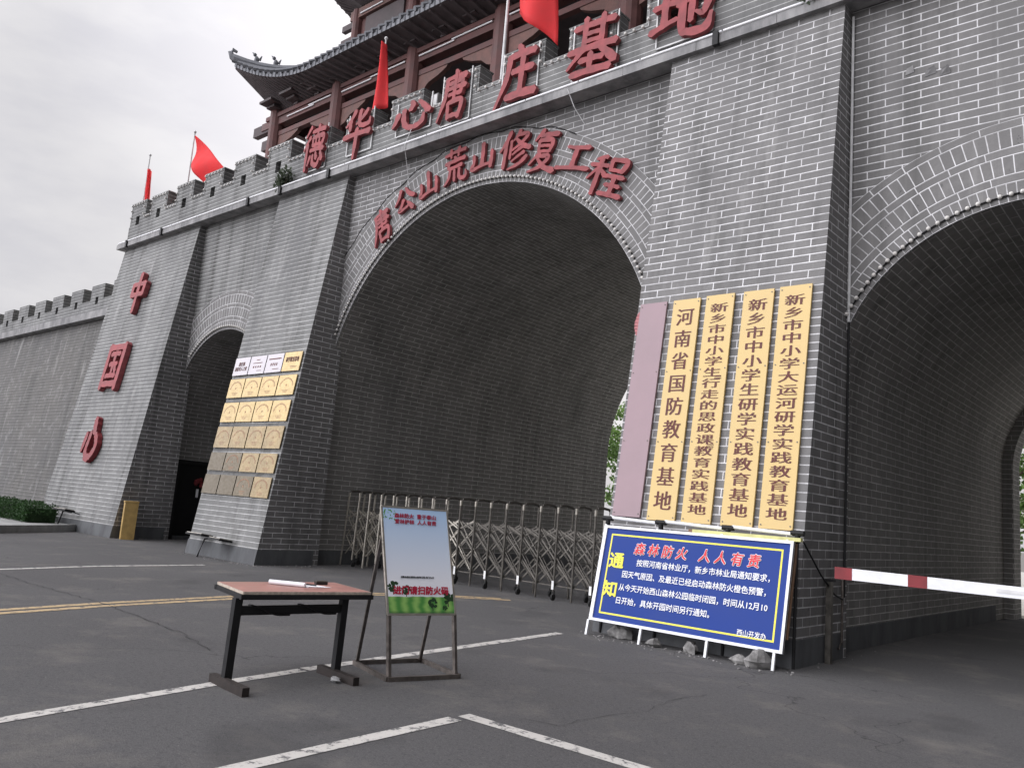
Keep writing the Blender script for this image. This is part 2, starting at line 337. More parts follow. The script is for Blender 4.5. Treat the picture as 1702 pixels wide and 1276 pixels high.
# grit and pebbles gathered along the feet of the walls
b = MB(); rnd = random.Random(21)
for (x0, y0, x1, y1, n, sp) in ((-19.1, 9.95, -16.0, 9.95, 110, .12), (-16.0, 10.0, -15.7, 11.5, 70, .15), (-7.0, 9.75, -4.0, 9.7, 150, .18), (-3.97, 9.8, -3.97, 13, 24, .07), (-28.6, 9.95, -23.3, 9.95, 60, .12), (-23.2, 10.1, -23.2, 12, 40, .1)):
    for k in range(n // 2):
        f = rnd.random(); s_ = rnd.uniform(.004, .018) * (1.6 if rnd.random() < .06 else 1); b.ball((x0 + (x1 - x0) * f + rnd.gauss(0, sp), y0 + (y1 - y0) * f - abs(rnd.gauss(0, sp)), s_ * .4), s_, 1.2, .9, .7, 5, 3, .25)
tag(b.build('gravel', M_rock), kind='stuff')
# ------------------------------------------------------------------ the gatehouse
YR = 11.6            # recessed wall plane
gate = thing('gatehouse', 'grey brick city gate with arched tunnels, buttress pillars and crenellated parapet', 'gatehouse', (-11.65, 12, 0))
PB = 22.1
XC, XR, ZS = -11.70, 4.58, 3.67         # main arch
SL, SR, SRR, SZS = -21.25, -1.75, 2.5, 3.51
def recess(x0, x1, xc, r, zs, y, top, name, mat, flip=False, parent=gate):
    b = MB(); xs = {x0, x1}
    for k in range(65):
        x = xc - r + 2 * r * (1 - math.cos(math.pi * k / 64)) / 2
        if x0 < x < x1: xs.add(x)
    xs = sorted(xs)
    def h(x):
        d = abs(x - xc)
        return 0 if d > r + 1e-6 else zs + math.sqrt(max(0, r * r - d * d))
    for a, c in zip(xs, xs[1:]):
        mid = (a + c) / 2
        if abs(mid - xc) > r: za = zc = 0
        else: za, zc = h(a), h(c)
        q = [(a, y, za), (c, y, zc), (c, y, top), (a, y, top)]
        b.poly(q[::-1] if flip else q)
    return b.build(name, mat, parent)
TOP = 9.42
recess(-16.4, -7.0, XC, XR, ZS, YR, TOP, 'recessed_wall', M_brick)
recess(-23.5, -18.8, SL, SRR, SZS, YR, TOP, 'recessed_wall', M_brick_old)
recess(-4.3, 1.0, SR, SRR, SZS, YR, TOP, 'recessed_wall', M_brick)
def tunnel(xc, r, zs, y0, y1, name, mat=M_tunnel):
    b = MB(); pr = [(xc - r, 0)] + [(xc - r * math.cos(math.pi * k / 48), zs + r * math.sin(math.pi * k / 48)) for k in range(49)] + [(xc + r, 0)]
    s = 0
    for (xa, za), (xb, zb) in zip(pr, pr[1:]):
        l = math.hypot(xb - xa, zb - za); n = 6
        for k in range(n):
            ya, yb = y0 + (y1 - y0) * k / n, y0 + (y1 - y0) * (k + 1) / n
            b.poly([(xa, ya, za), (xa, yb, za), (xb, yb, zb), (xb, ya, zb)], [(ya, s), (yb, s), (yb, s + l), (ya, s + l)])
        s += l
    return b.build(name, mat, gate)
tunnel(XC, XR, ZS, YR, 23.5, 'tunnel_vault')
tunnel(SL, SRR, SZS, YR, 17.2, 'tunnel_vault'); tunnel(SR, SRR, SZS, YR, 22.9, 'tunnel_vault'); tunnel(SR, SRR - .22, SZS, 22.9, 23.7, 'tunnel_vault')
def annulus(xc, r0, r1, zs, y, name, mat, M=gate):
    b = MB(); n = 48
    for k in range(n):
        a0, a1 = math.pi * k / n, math.pi * (k + 1) / n
        p = lambda r, a: (xc - r * math.cos(a), y, zs + r * math.sin(a))
        b.poly([p(r0, a0), p(r0, a1), p(r1, a1), p(r1, a0)])
    for sg in (-1, 1):
        b.poly([(xc + sg * r0, y, 0), (xc + sg * r1, y, 0), (xc + sg * r1, y, zs), (xc + sg * r0, y, zs)])
    return b.build(name, mat, M)
annulus(SR, SRR - .22, SRR, SZS, 22.9, 'inner_arch_step', M_tunnel)
b = MB(); b.poly([(SL - 3, 17.2, 0), (SL + 3, 17.2, 0), (SL + 3, 17.2, 6.5), (SL - 3, 17.2, 6.5)]); b.build('tunnel_end_wall', M_tunnel, gate)
# brick arch rings: soldier / stretcher courses following the curve
def ring(xc, r, zs, a0, a1, name, y=YR - .03):
    b = MB(); bands = [(.0, .26, 0), (.26, .37, 1), (.37, .63, 0), (.63, .74, 1), (.74, 1.0, 0), (1.0, 1.11, 1)]
    n = 72
    for u0, u1, mi in bands:
        for k in range(n):
            t0, t1 = a0 + (a1 - a0) * k / n, a0 + (a1 - a0) * (k + 1) / n
            p = lambda rr, a: (xc - rr * math.cos(a), y, zs + rr * math.sin(a))
            ra, rb = r + u0, r + u1; h = u1 - u0; rm = (r + .5)
            b.poly([p(ra, t0), p(ra, t1), p(rb, t1), p(rb, t0)], [(t0 * rm, 0), (t1 * rm, 0), (t1 * rm, h), (t0 * rm, h)], mi)
    for rr, fl in ((r, 0), (r + 1.11, 1)):
        for k in range(n):
            t0, t1 = a0 + (a1 - a0) * k / n, a0 + (a1 - a0) * (k + 1) / n
            p = lambda a, yy: (xc - rr * math.cos(a), yy, zs + rr * math.sin(a))
            b.poly([p(t0, y), p(t1, y), p(t1, YR + .01), p(t0, YR + .01)], None, 1)
    return b.build(name, [M_sold, M_hdr], gate)
ring(XC, XR + .004, ZS, R(-8), R(188), 'arch_ring'); ring(SL, SRR + .004, SZS, R(8), R(172), 'arch_ring'); ring(SR, SRR + .004, SZS, R(8), R(172), 'arch_ring')
# buttress pillars with battered fronts
BAT = .14
def pillar(x0, x1, y0, mat, name='buttress_pillar', yb=YR + .15, flare=0):
    b = MB(); z1 = TOP - .002; yt = y0 + BAT * z1; n = 12
    for k in range(n):
        za, zb = z1 * k / n, z1 * (k + 1) / n; ya, yb2 = y0 + BAT * za, y0 + BAT * zb
        xa = x0 - flare * (1 - za / z1) ** 2; xb = x0 - flare * (1 - zb / z1) ** 2
        b.poly([(xa, ya, za), (x1, ya, za), (x1, yb2, zb), (xb, yb2, zb)])
        b.poly([(x1, ya, za), (x1, yb, za), (x1, yb, zb), (x1, yb2, zb)], None, 1)
        b.poly([(xa, yb, za), (xa, ya, za), (xb, yb2, zb), (xb, yb, zb)], None, 1)
    o = b.build(name, [mat, M_brick], gate)
    p = MB(); h = .33; d = .018; e = y0 + BAT * h
    p.hexa((x0 - flare - d, y0 - d, 0), (x1 + d, y0 - d, 0), (x1 + d, YR, 0), (x0 - flare - d, YR, 0), (x0 - flare - d, e - d, h), (x1 + d, e - d, h), (x1 + d, YR, h), (x0 - flare - d, YR, h))
    p.build('plinth', M_plinth, o)
    return o
pillar(-19.05, -16.05, 10.1, M_brick_old); pillar(-6.98, -4.06, 10.0, M_brick); pillar(-28.45, -23.3, 10.1, M_brick_old, 'corner_bastion', flare=.35); pillar(.05, 5.2, 10.1, M_brick, 'corner_bastion')
# plinth along the tunnel walls
for x0, x1 in ((XC - XR, XC - XR + .02), (XC + XR - .02, XC + XR), (SR - SRR, SR - SRR + .02), (SL - SRR, SL - SRR + .02), (SL + SRR - .02, SL + SRR)):
    b = MB(); b.box(x0, x1, YR + .02, 16.9 if x0 < -17 else 21.9, 0, .33); b.build('plinth', M_plinth, gate)
# bastion left flank, back wall and deck
b = MB()
b.poly([(-28.45, 23.5, 0), (-28.45, 11.7, 0), (-28.45, 11.7, TOP), (-28.45, 23.5, TOP)]); b.poly([(5.2, 11.7, 0), (5.2, 23.7, 0), (5.2, 23.7, TOP), (5.2, 11.7, TOP)])
b.build('flank_wall', M_brick, gate)
recess(-16.6, -6.6, XC, XR, ZS, 23.5, 9.5, 'rear_wall', M_brick, True); recess(-28.45, -16.6, -80, 1, 0, 23.5, 9.5, 'rear_wall', M_brick, True)
recess(-6.6, 5.2, SR, SRR - .22, SZS, 23.7, 9.5, 'rear_wall', M_brick, True)
b = MB(); b.box(-28.5, 5.25, 11.5, 23.75, 9.44, 9.53); b.build('deck', M_conc, gate)
# tile facings that have come loose on the wall above the right arch
for x, z, w, a in ((-3.05, 8.05, .16, .5), (-2.85, 8.0, .14, .7), (-3.3, 8.15, .12, .25)):
    b = MB(); b.poly([(x, YR - .004, z), (x + w, YR - .004, z + .02), (x + w * .9, YR - .004 - .1 * a, z + .11), (x + w * .2, YR - .004 - .05 * a, z + .09)]); b.poly([(x, YR - .008, z), (x + w * .2, YR - .012 - .05 * a, z + .09), (x + w * .9, YR - .012 - .1 * a, z + .11), (x + w, YR - .008, z + .02)][::-1])
    b.build('loose_tile', M_conc, gate)
# string course (ledge)
b = MB(); x = -28.72
while x < 5.4:
    x2 = min(x + random.uniform(1.3, 1.9), 5.4); b.box(x + .004, x2 - .004, 11.2 + random.uniform(0, .008), 11.56, 9.40, 9.555); x = x2
b.box(-28.70, 5.38, 11.215, 11.55, 9.41, 9.545); b.build('string_course', M_conc, gate)
for i, x in enumerate((-27.9, -25.4, -20.3, -18.72, -16.6, -6.1)):
    b = MB(); b.box(x - .05, x + .05, 11.15, 11.23, 9.36, 9.60); b.build('iron_bracket', M_black, gate)
# parapet and merlons
PY0, PY1 = 11.45, 11.84
b = MB(); b.box(-28.55, 5.25, PY0, PY1, 9.553, 10.24)
b.build('parapet', M_brick_old, gate)
starts = [-28.5 + 1.757 * k - (.02 if k else 0) for k in range(19)]
starts = [-28.5, -27.0, -25.26, -23.48, -21.75, -19.96, -18.20, -16.43, -14.70, -12.93, -11.12, -9.41, -7.65, -5.9, -4.14, -2.38, -.62, 1.13, 2.9]
for k, x in enumerate(starts):
    w = 1.10; nx = starts[k + 1] if k + 1 < len(starts) else 5.25
    xc = x + w / 2; zt = 11.03 if k < 6 else 10.94; zc = 10.46 + (.06 if k < 6 else 0)
    b = MB(); h0, h1 = 10.25, 10.56
    b.box(x, xc - .13, PY0, PY1, 10.24, zt); b.box(xc + .13, x + w, PY0, PY1, 10.24, zt)
    b.box(xc - .13, xc + .13, PY0, PY1, h1, zt); b.box(xc - .13, xc + .13, PY1 - .04, PY1, 10.24, h1, 1)
    b.box(x + w, nx, PY0, PY1, 10.24, zc)
    b.box(x - .02, x + w + .02, PY0 - .015, PY1 + .015, zt, zt + .035)
    b.build('merlon', [M_brick_old, M_dark], gate)

# ------------------------------------------------------------------ wing wall
wing = thing('fortress_wall', 'long grey battlemented wall running left from the gate behind the hedge', 'wall', (-50, 11.5, 0))
b = MB(); n = 10
for k in range(n):
    za, zb = 7.12 * k / n, 7.12 * (k + 1) / n
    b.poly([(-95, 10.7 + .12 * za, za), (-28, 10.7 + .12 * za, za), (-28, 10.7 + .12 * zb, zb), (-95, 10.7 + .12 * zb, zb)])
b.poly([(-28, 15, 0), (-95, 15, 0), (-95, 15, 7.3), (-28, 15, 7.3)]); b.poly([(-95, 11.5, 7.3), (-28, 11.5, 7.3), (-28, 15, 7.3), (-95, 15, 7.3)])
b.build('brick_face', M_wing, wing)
b = MB(); b.box(-95, -28.3, 11.3, 11.7, 7.14, 7.40); b.build('string_course', M_conc, wing)
b = MB(); b.box(-95, -28.3, 11.62, 12.0, 7.4, 7.8); b.build('parapet', M_brick_old, wing)
xx = -29.5
while xx > -80:
    b = MB(); w = 1.13; x = xx; xc = x + w / 2
    b.box(x, xc - .12, 11.62, 12.0, 7.8, 8.52); b.box(xc + .12, x + w, 11.62, 12.0, 7.8, 8.52); b.box(xc - .12, xc + .12, 11.62, 12, 8.07, 8.52); b.box(xc - .12, xc + .12, 11.96, 12, 7.8, 8.07, 1)
    b.box(x + w, x + 1.87, 11.62, 12.0, 7.8, 7.98)
    b.build('merlon', [M_brick_old, M_dark], wing); xx -= 1.87

# ------------------------------------------------------------------ pavilion on top of the gate
pav = thing('gate_pavilion', 'two tiered timber pavilion with dark red columns and upturned tiled eaves on the gate', 'pavilion', (-11.75, 17, 9.53))
cx = [-24.1, -20.62, -17.1, -13.70, -9.80, -6.4, -2.88, .6]
for x in cx:
    for y in (14.0, 20.0):
        b = MB(); b.tube([(x, y, 9.53), (x, y, 9.75)], [.42, .36], 14); b.tube([(x, y, 9.75), (x, y, 14.4)], [.30, .28], 14); b.build('column', M_wood, pav, True)
for y, x0, x1 in ((14, -24.9, 1.4), (20, -24.9, 1.4)):
    b = MB(); b.box(x0, x1, y - .13, y + .13, 13.86, 14.12); b.box(x0 + .3, x1 - .3, y - .18, y + .18, 14.12, 14.26); b.box(x0 + .5, x1 - .5, y - .09, y + .09, 13.46, 13.62); b.build('beam', M_wood, pav)
for x in (-24.1, .6):
    b = MB(); b.box(x - .13, x + .13, 14.2, 19.8, 13.86, 14.12); b.box(x - .17, x + .17, 14.2, 19.8, 14.12, 14.26); b.build('beam', M_wood, pav)
for sx in (-1, 1):                               # carved beam heads at the corners
    X = -24.5 if sx < 0 else 1.0
    for (z, l) in ((13.95, .95), (13.3, .3)):
        b = MB(); e = X + sx * l
        b.hexa((min(X, e), 13.9, z - .18), (max(X, e), 13.9, z - .18), (max(X, e), 14.1, z - .18), (min(X, e), 14.1, z - .18),
               (min(X, e) , 13.9, z + .16), (max(X, e), 13.9, z + .16), (max(X, e), 14.1, z + .16), (min(X, e), 14.1, z + .16)); b.build('beam_head', M_timd, pav)
for i in range(len(cx)):                          # carved brackets under the beams beside each column
    for sg in (-1, 1):
        if (i == 0 and sg < 0) or (i == 7 and sg > 0): continue
        X = cx[i] + sg * .27; P = [(0, 0), (0, -.75), (.2, -.66), (.42, -.42), (.8, -.28), (1.1, -.1), (1.15, 0)]
        b = MB()
        for yy, rev in ((13.93, 0), (14.07, 1)):
            q = [(X + sg * p[0], yy, 13.46 + p[1] * .75) for p in P]; b.poly(q[::-1] if rev else q)
        for (p, q) in zip(P, P[1:]):
            b.poly([(X + sg * p[0], 13.93, 13.46 + p[1] * .75), (X + sg * q[0], 13.93, 13.46 + q[1] * .75), (X + sg * q[0], 14.07, 13.46 + q[1] * .75), (X + sg * p[0], 14.07, 13.46 + p[1] * .75)])
        b.build('carved_bracket', M_wood2, pav)
for k in range(22):                              # dougong bracket sets between beam and eave
    x = -24.0 + k * 24.5 / 21
    b = MB()
    for j in range(3):
        b.box(x - .11 - .12 * j, x + .11 + .12 * j, 13.8 - .22 * j, 14.12, 14.27 + .11 * j, 14.35 + .11 * j)
    b.build('bracket_set', M_timd, pav)
b = MB(); b.box(-23.9, .4, 18.6, 18.75, 9.53, 14.3); b.build('inner_wall', M_timd, pav)
for x in (-22.4, -18.9, -15.4, -11.75, -8.1, -4.6, -1.2):
    b = MB(); b.box(x - 1.0, x + 1.0, 18.5, 18.61, 9.7, 12.8); b.build('door_leaf', M_timd, pav)
b = MB(); b.box(-24, .5, 14.1, 19.9, 14.28, 14.36); b.build('ceiling', M_timd, pav)
def roof(x0, x1, y0, y1, z_e, ox, X0, X1, Y0, Y1, z_t, lift, sag, name, soff_z):
    """hip roof: eave rectangle x0..y1 (+overhang ox) up to the top rectangle X0..Y1, with corners swept up"""
    pts = []
    def side(a, bq, A, B, n):
        for k in range(n):
            t = k / n; t = .5 - .5 * math.cos(math.pi * t); pts.append((Vector(a).lerp(Vector(bq), t), Vector(A).lerp(Vector(B), t), min(t, 1 - t) * (Vector(bq) - Vector(a)).length))
    e = [(x0 - ox, y0 - ox), (x1 + ox, y0 - ox), (x1 + ox, y1 + ox), (x0 - ox, y1 + ox)]; T = [(X0, Y0), (X1, Y0), (X1, Y1), (X0, Y1)]
    e = [(p[0], p[1], 0) for p in e]; T = [(p[0], p[1], 0) for p in T]
    for i, n in enumerate((96, 40, 48, 40)): side(e[i], e[(i + 1) % 4], T[i], T[(i + 1) % 4], n)
    def P(i, v):
        E, t, d = pts[i % len(pts)]; c = max(0, 1 - d / 4.2) ** 2
        q = E.lerp(t, v); out = (E - t); out.z = 0
        q = q + out.normalized() * (.3 * c * (1 - v) ** 2)
        return Vector((q.x, q.y, z_e + (z_t - z_e) * (v * (1 - sag) + sag * v * v) + lift * c * (1 - v) ** 2))
    b = MB(); N = len(pts); nv = 8; s = 0
    for i in range(N):
        l = (pts[(i + 1) % N][0] - pts[i][0]).length
        for j in range(nv):
            b.poly([P(i, j / nv), P(i + 1, j / nv), P(i + 1, (j + 1) / nv), P(i, (j + 1) / nv)], [(s, j / nv), (s + l, j / nv), (s + l, (j + 1) / nv), (s, (j + 1) / nv)])
        s += l
    dn = Vector((0, 0, -.16))
    for i in range(N): b.poly([P(i, 0) + dn, P(i + 1, 0) + dn, P(i + 1, 0), P(i, 0)])
    o = b.build(name, M_tile, pav)
    # round tile rows with their end caps along the front and left eaves
    tb = MB()
    for (ea, eb, Ta, Tb) in ((e[0], e[1], T[0], T[1]), (e[3], e[0], T[3], T[0])):
        Ln = (Vector(eb) - Vector(ea)).length; n = int(Ln / .3)
        for k in range(n + 1):
            t = k / n; d = min(t, 1 - t) * Ln; c = max(0, 1 - d / 4.2) ** 2; E = Vector(ea).lerp(Vector(eb), t); tt = Vector(Ta).lerp(Vector(Tb), t)
            row = []
            for j in range(5):
                v = j / 4 * .96 - .02; q = E.lerp(tt, v); q = q + (E - tt).normalized() * (.3 * c * (1 - v) ** 2)
                row.append((q.x, q.y, z_e + (z_t - z_e) * (v * (1 - sag) + sag * v * v) + lift * c * (1 - v) ** 2 + .03))
            tb.tube(row, .075, 6)
    tb.build('tile_rows', M_tilep, o)
    # soffit with rafters
    sb = MB(); q0 = [(x0 + .1, y0 + .1), (x1 - .1, y0 + .1), (x1 - .1, y1 - .1), (x0 + .1, y1 - .1)]
    ins = []
    for i, n in enumerate((96, 40, 48, 40)):
        for k in range(n):
            t = k / n; t = .5 - .5 * math.cos(math.pi * t); a, c = q0[i], q0[(i + 1) % 4]; ins.append(Vector((a[0] + (c[0] - a[0]) * t, a[1] + (c[1] - a[1]) * t, soff_z)))
    for i in range(N): sb.poly([ins[i], ins[(i + 1) % N], P(i + 1, 0) + dn, P(i, 0) + dn])
    for i in range(0, N, 1):
        if i < 97 or i > 180: sb.bar(ins[i] - Vector((0, 0, .05)), P(i, .02) + dn * 1.15, .09, .11)
    sb.build('rafter_soffit', M_timd, pav)
    # hip ridges with little guardian figures
    idx = [0, 96, 136, 184]
    for i in idx:
        r_ = MB(); line = [P(i, v / 10) + Vector((0, 0, .12)) for v in range(11)]; out = (line[0] - line[2]).normalized()
        tip = [line[0] + out * .12 + Vector((0, 0, .05)), line[0] + out * .2 + Vector((0, 0, .18)), line[0] + out * .12 + Vector((0, 0, .3)), line[0] - out * .02 + Vector((0, 0, .26))]
        r_.tube(tip[::-1] + line, [.05, .07, .09, .12] + [.15] * len(line), 7); h = r_.build('hip_ridge', M_tilep, o, True)
        for v in (.17, .33):
            q = P(i, v) + Vector((0, 0, .25)); f = MB(); f.ball(q + Vector((0, 0, .08)), .11, .8, .8, 1.3, 8, 6); f.ball(q + out * .08 + Vector((0, 0, .25)), .065, nu=8); f.tube([q + out * .09 + Vector((0, 0, .26)), q + out * .18 + Vector((0, 0, .31))], [.04, .01], 6)
            f.tube([q - out * .1 + Vector((0, 0, .1)), q - out * .17 + Vector((0, 0, .28))], [.05, .015], 6); f.build('ridge_figure', M_tilep, h)
    return o
roof(-24.1, .6, 14, 20, 14.72, 1.0, -22.4, -1.1, 15.55, 18.45, 16.7, 1.35, .35, 'lower_roof', 14.3)
b = MB(); b.box(-22.5, -1.0, 15.6, 18.4, 16.5, 18.5); b.build('upper_wall', M_wood, pav)
b = MB(); b.box(-22.7, -.8, 15.45, 15.6, 18.05, 18.4); b.box(-22.7, -.8, 18.4, 18.55, 18.05, 18.4); b.build('beam', M_wood2, pav)
for x in (-22.4, -19.4, -16.4, -13.3, -10.2, -7.1, -4.1, -1.1):
    b = MB(); b.tube([(x, 15.58, 16.5), (x, 15.58, 18.4)], .2, 12); b.build('column', M_wood, pav, True)
    b = MB(); b.box(x + .5, x + 2.5, 15.53, 15.6, 17.0, 18.0)
    if x < -2: b.build('lattice_window', M_timd, pav)
for sx, X in ((-1, -22.5), (1, -1.0)):
    for z in (17.95, 17.4):
        b = MB(); b.box(min(X, X + sx * .7), max(X, X + sx * .7), 15.5, 15.66, z - .12, z + .1); b.build('beam_head', M_timd, pav)
roof(-22.5, -1.0, 15.6, 18.4, 18.75, 1.25, -21, -2.5, 16.9, 17.1, 20.6, 1.5, .35, 'upper_roof', 18.75)
def led(p, q, parent, r=.022):
    b = MB(); b.tube([p, q], r, 8); return b.build('light_tube', M_led, parent)
for x0, x1, z in ((-23.3, -21.8, 13.98), (-22.1, -20.9, 14.04), (-20.35, -18.9, 13.98), (-18.95, -17.4, 14.04), (-16.8, -15.4, 14.02), (-15.5, -14.0, 14.08), (-13.4, -11.6, 14.04), (-11.6, -10.1, 14.06), (-9.5, -7, 14.03)):
    led((x0, 13.84, z), (x1, 13.84, z), pav)
for x0, x1 in ((-22.1, -20.9), (-19.6, -17.9), (-16.5, -14.9)): led((x0, 15.42, 18.15), (x1, 15.42, 18.15), pav)
# small stair-head roof with a curled ridge beside the pavilion
stair = thing('stair_roof', 'small curled tiled roof beside the leftmost pavilion column', 'roof', (-23.6, 15.0, 9.53))
b = MB(); b.box(-24.0, -21.6, 14.9, 16.4, 9.53, 12.9); b.build('wall', M_brick_old, stair)
b = MB()
b.poly([(-24.4, 14.5, 12.95), (-21.3, 14.5, 12.95), (-21.6, 15.65, 13.6), (-24.1, 15.65, 13.6)]); b.poly([(-21.3, 16.8, 12.95), (-24.4, 16.8, 12.95), (-24.1, 15.65, 13.6), (-21.6, 15.65, 13.6)])
b.poly([(-24.4, 16.8, 12.95), (-24.4, 14.5, 12.95), (-24.1, 15.65, 13.6)]); b.poly([(-21.3, 14.5, 12.95), (-21.3, 16.8, 12.95), (-21.6, 15.65, 13.6)]); b.poly([(-24.4, 16.8, 12.9), (-21.3, 16.8, 12.9), (-21.3, 14.5, 12.9), (-24.4, 14.5, 12.9)])
rf = b.build('roof', M_tile, stair)
b = MB(); b.tube([(-23.2, 14.45, 12.98), (-24.2, 14.45, 12.98), (-24.8, 14.4, 13.1), (-25.05, 14.4, 13.35), (-24.95, 14.4, 13.6), (-24.75, 14.4, 13.62)], [.14, .14, .15, .15, .14, .1], 9); b.build('curled_ridge', M_tilep, rf, True)
# light tubes along the string course
x = -28.6
while x < 4:
    l = random.uniform(1.25, 1.65); led((x, 11.2, 9.585), (x + l - .03, 11.2, 9.585), gate, .022); x += l

# ------------------------------------------------------------------ bulbs: strings of lamps
bulb_me = None
def bulb(parent, p):
    global bulb_me
    if bulb_me is None:
        b = MB(); b.ball((0, 0, 0), .03, 1, 1.1, 1, 8, 6); b.tube([(0, .015, 0), (0, .05, 0)], .02, 6); o = b.build('bulb', M_bulb, None, True); bulb_me = o.data; bulb_me['kept'] = 1
        o.parent = parent; o.location = p
    else:
        o = bpy.data.objects.new('bulb', bulb_me); C.objects.link(o); o.parent = parent; o.location = p
    o.matrix_parent_inverse = parent.matrix_basis.inverted()
def string_arch(xc, r, zs, a0, a1, n, label):
    t = thing('string_light', label, 'string lights', (xc, YR - .03, zs), 'strings of round bulbs on the gate')
    w = MB(); w.tube([(xc - r * math.cos(a0 + (a1 - a0) * k / 60), YR - .045, zs + r * math.sin(a0 + (a1 - a0) * k / 60)) for k in range(61)], .012, 5); w.build('cable', M_black, t)
    for k in range(n):
        a = a0 + (a1 - a0) * k / (n - 1); bulb(t, (xc - r * math.cos(a), YR - .075, zs + r * math.sin(a)))
string_arch(XC, XR + .10, ZS, R(22), R(160), 98, 'string of round bulbs around the edge of the large middle arch')
string_arch(SL, SRR + .09, SZS, R(45), R(135), 40, 'string of round bulbs around the edge of the small left arch')
string_arch(SR, SRR + .09, SZS, R(22), R(110), 32, 'string of round bulbs around the edge of the right hand arch')
def string_parapet(ks, label):
    t = thing('string_light', label, 'string lights', (starts[ks[0]], PY0, 10.5), 'strings of round bulbs on the gate')
    for k in ks:
        x = starts[k]; w = 1.10; nx = starts[k + 1]; zt = 10.97 if k < 6 else 10.88; zc = 10.44 + (.06 if k < 6 else 0) - .07
        cab = MB(); cab.tube([(x + .06, PY0 - .02, zc), (x + .06, PY0 - .02, zt), (x + w - .06, PY0 - .02, zt), (x + w - .06, PY0 - .02, zc), (nx + .06, PY0 - .02, zc)], .008, 5); cab.build('cable', M_cable, t)
        for j in range(6): bulb(t, (x + .08 + j * (w - .16) / 5, PY0 - .045, zt))
        for j in range(2):
            bulb(t, (x + .07, PY0 - .045, zc + (zt - zc) * (j + .5) / 2.2)); bulb(t, (x + w - .07, PY0 - .045, zc + (zt - zc) * (j + .5) / 2.2))
        for j in range(4): bulb(t, (x + w + .06 + j * (nx - x - w - .1) / 3, PY0 - .045, zc))
string_parapet(range(0, 7), 'string of bulbs outlining the merlons left of the red characters'); string_parapet(range(7, 14), 'string of bulbs outlining the merlons behind the red characters')

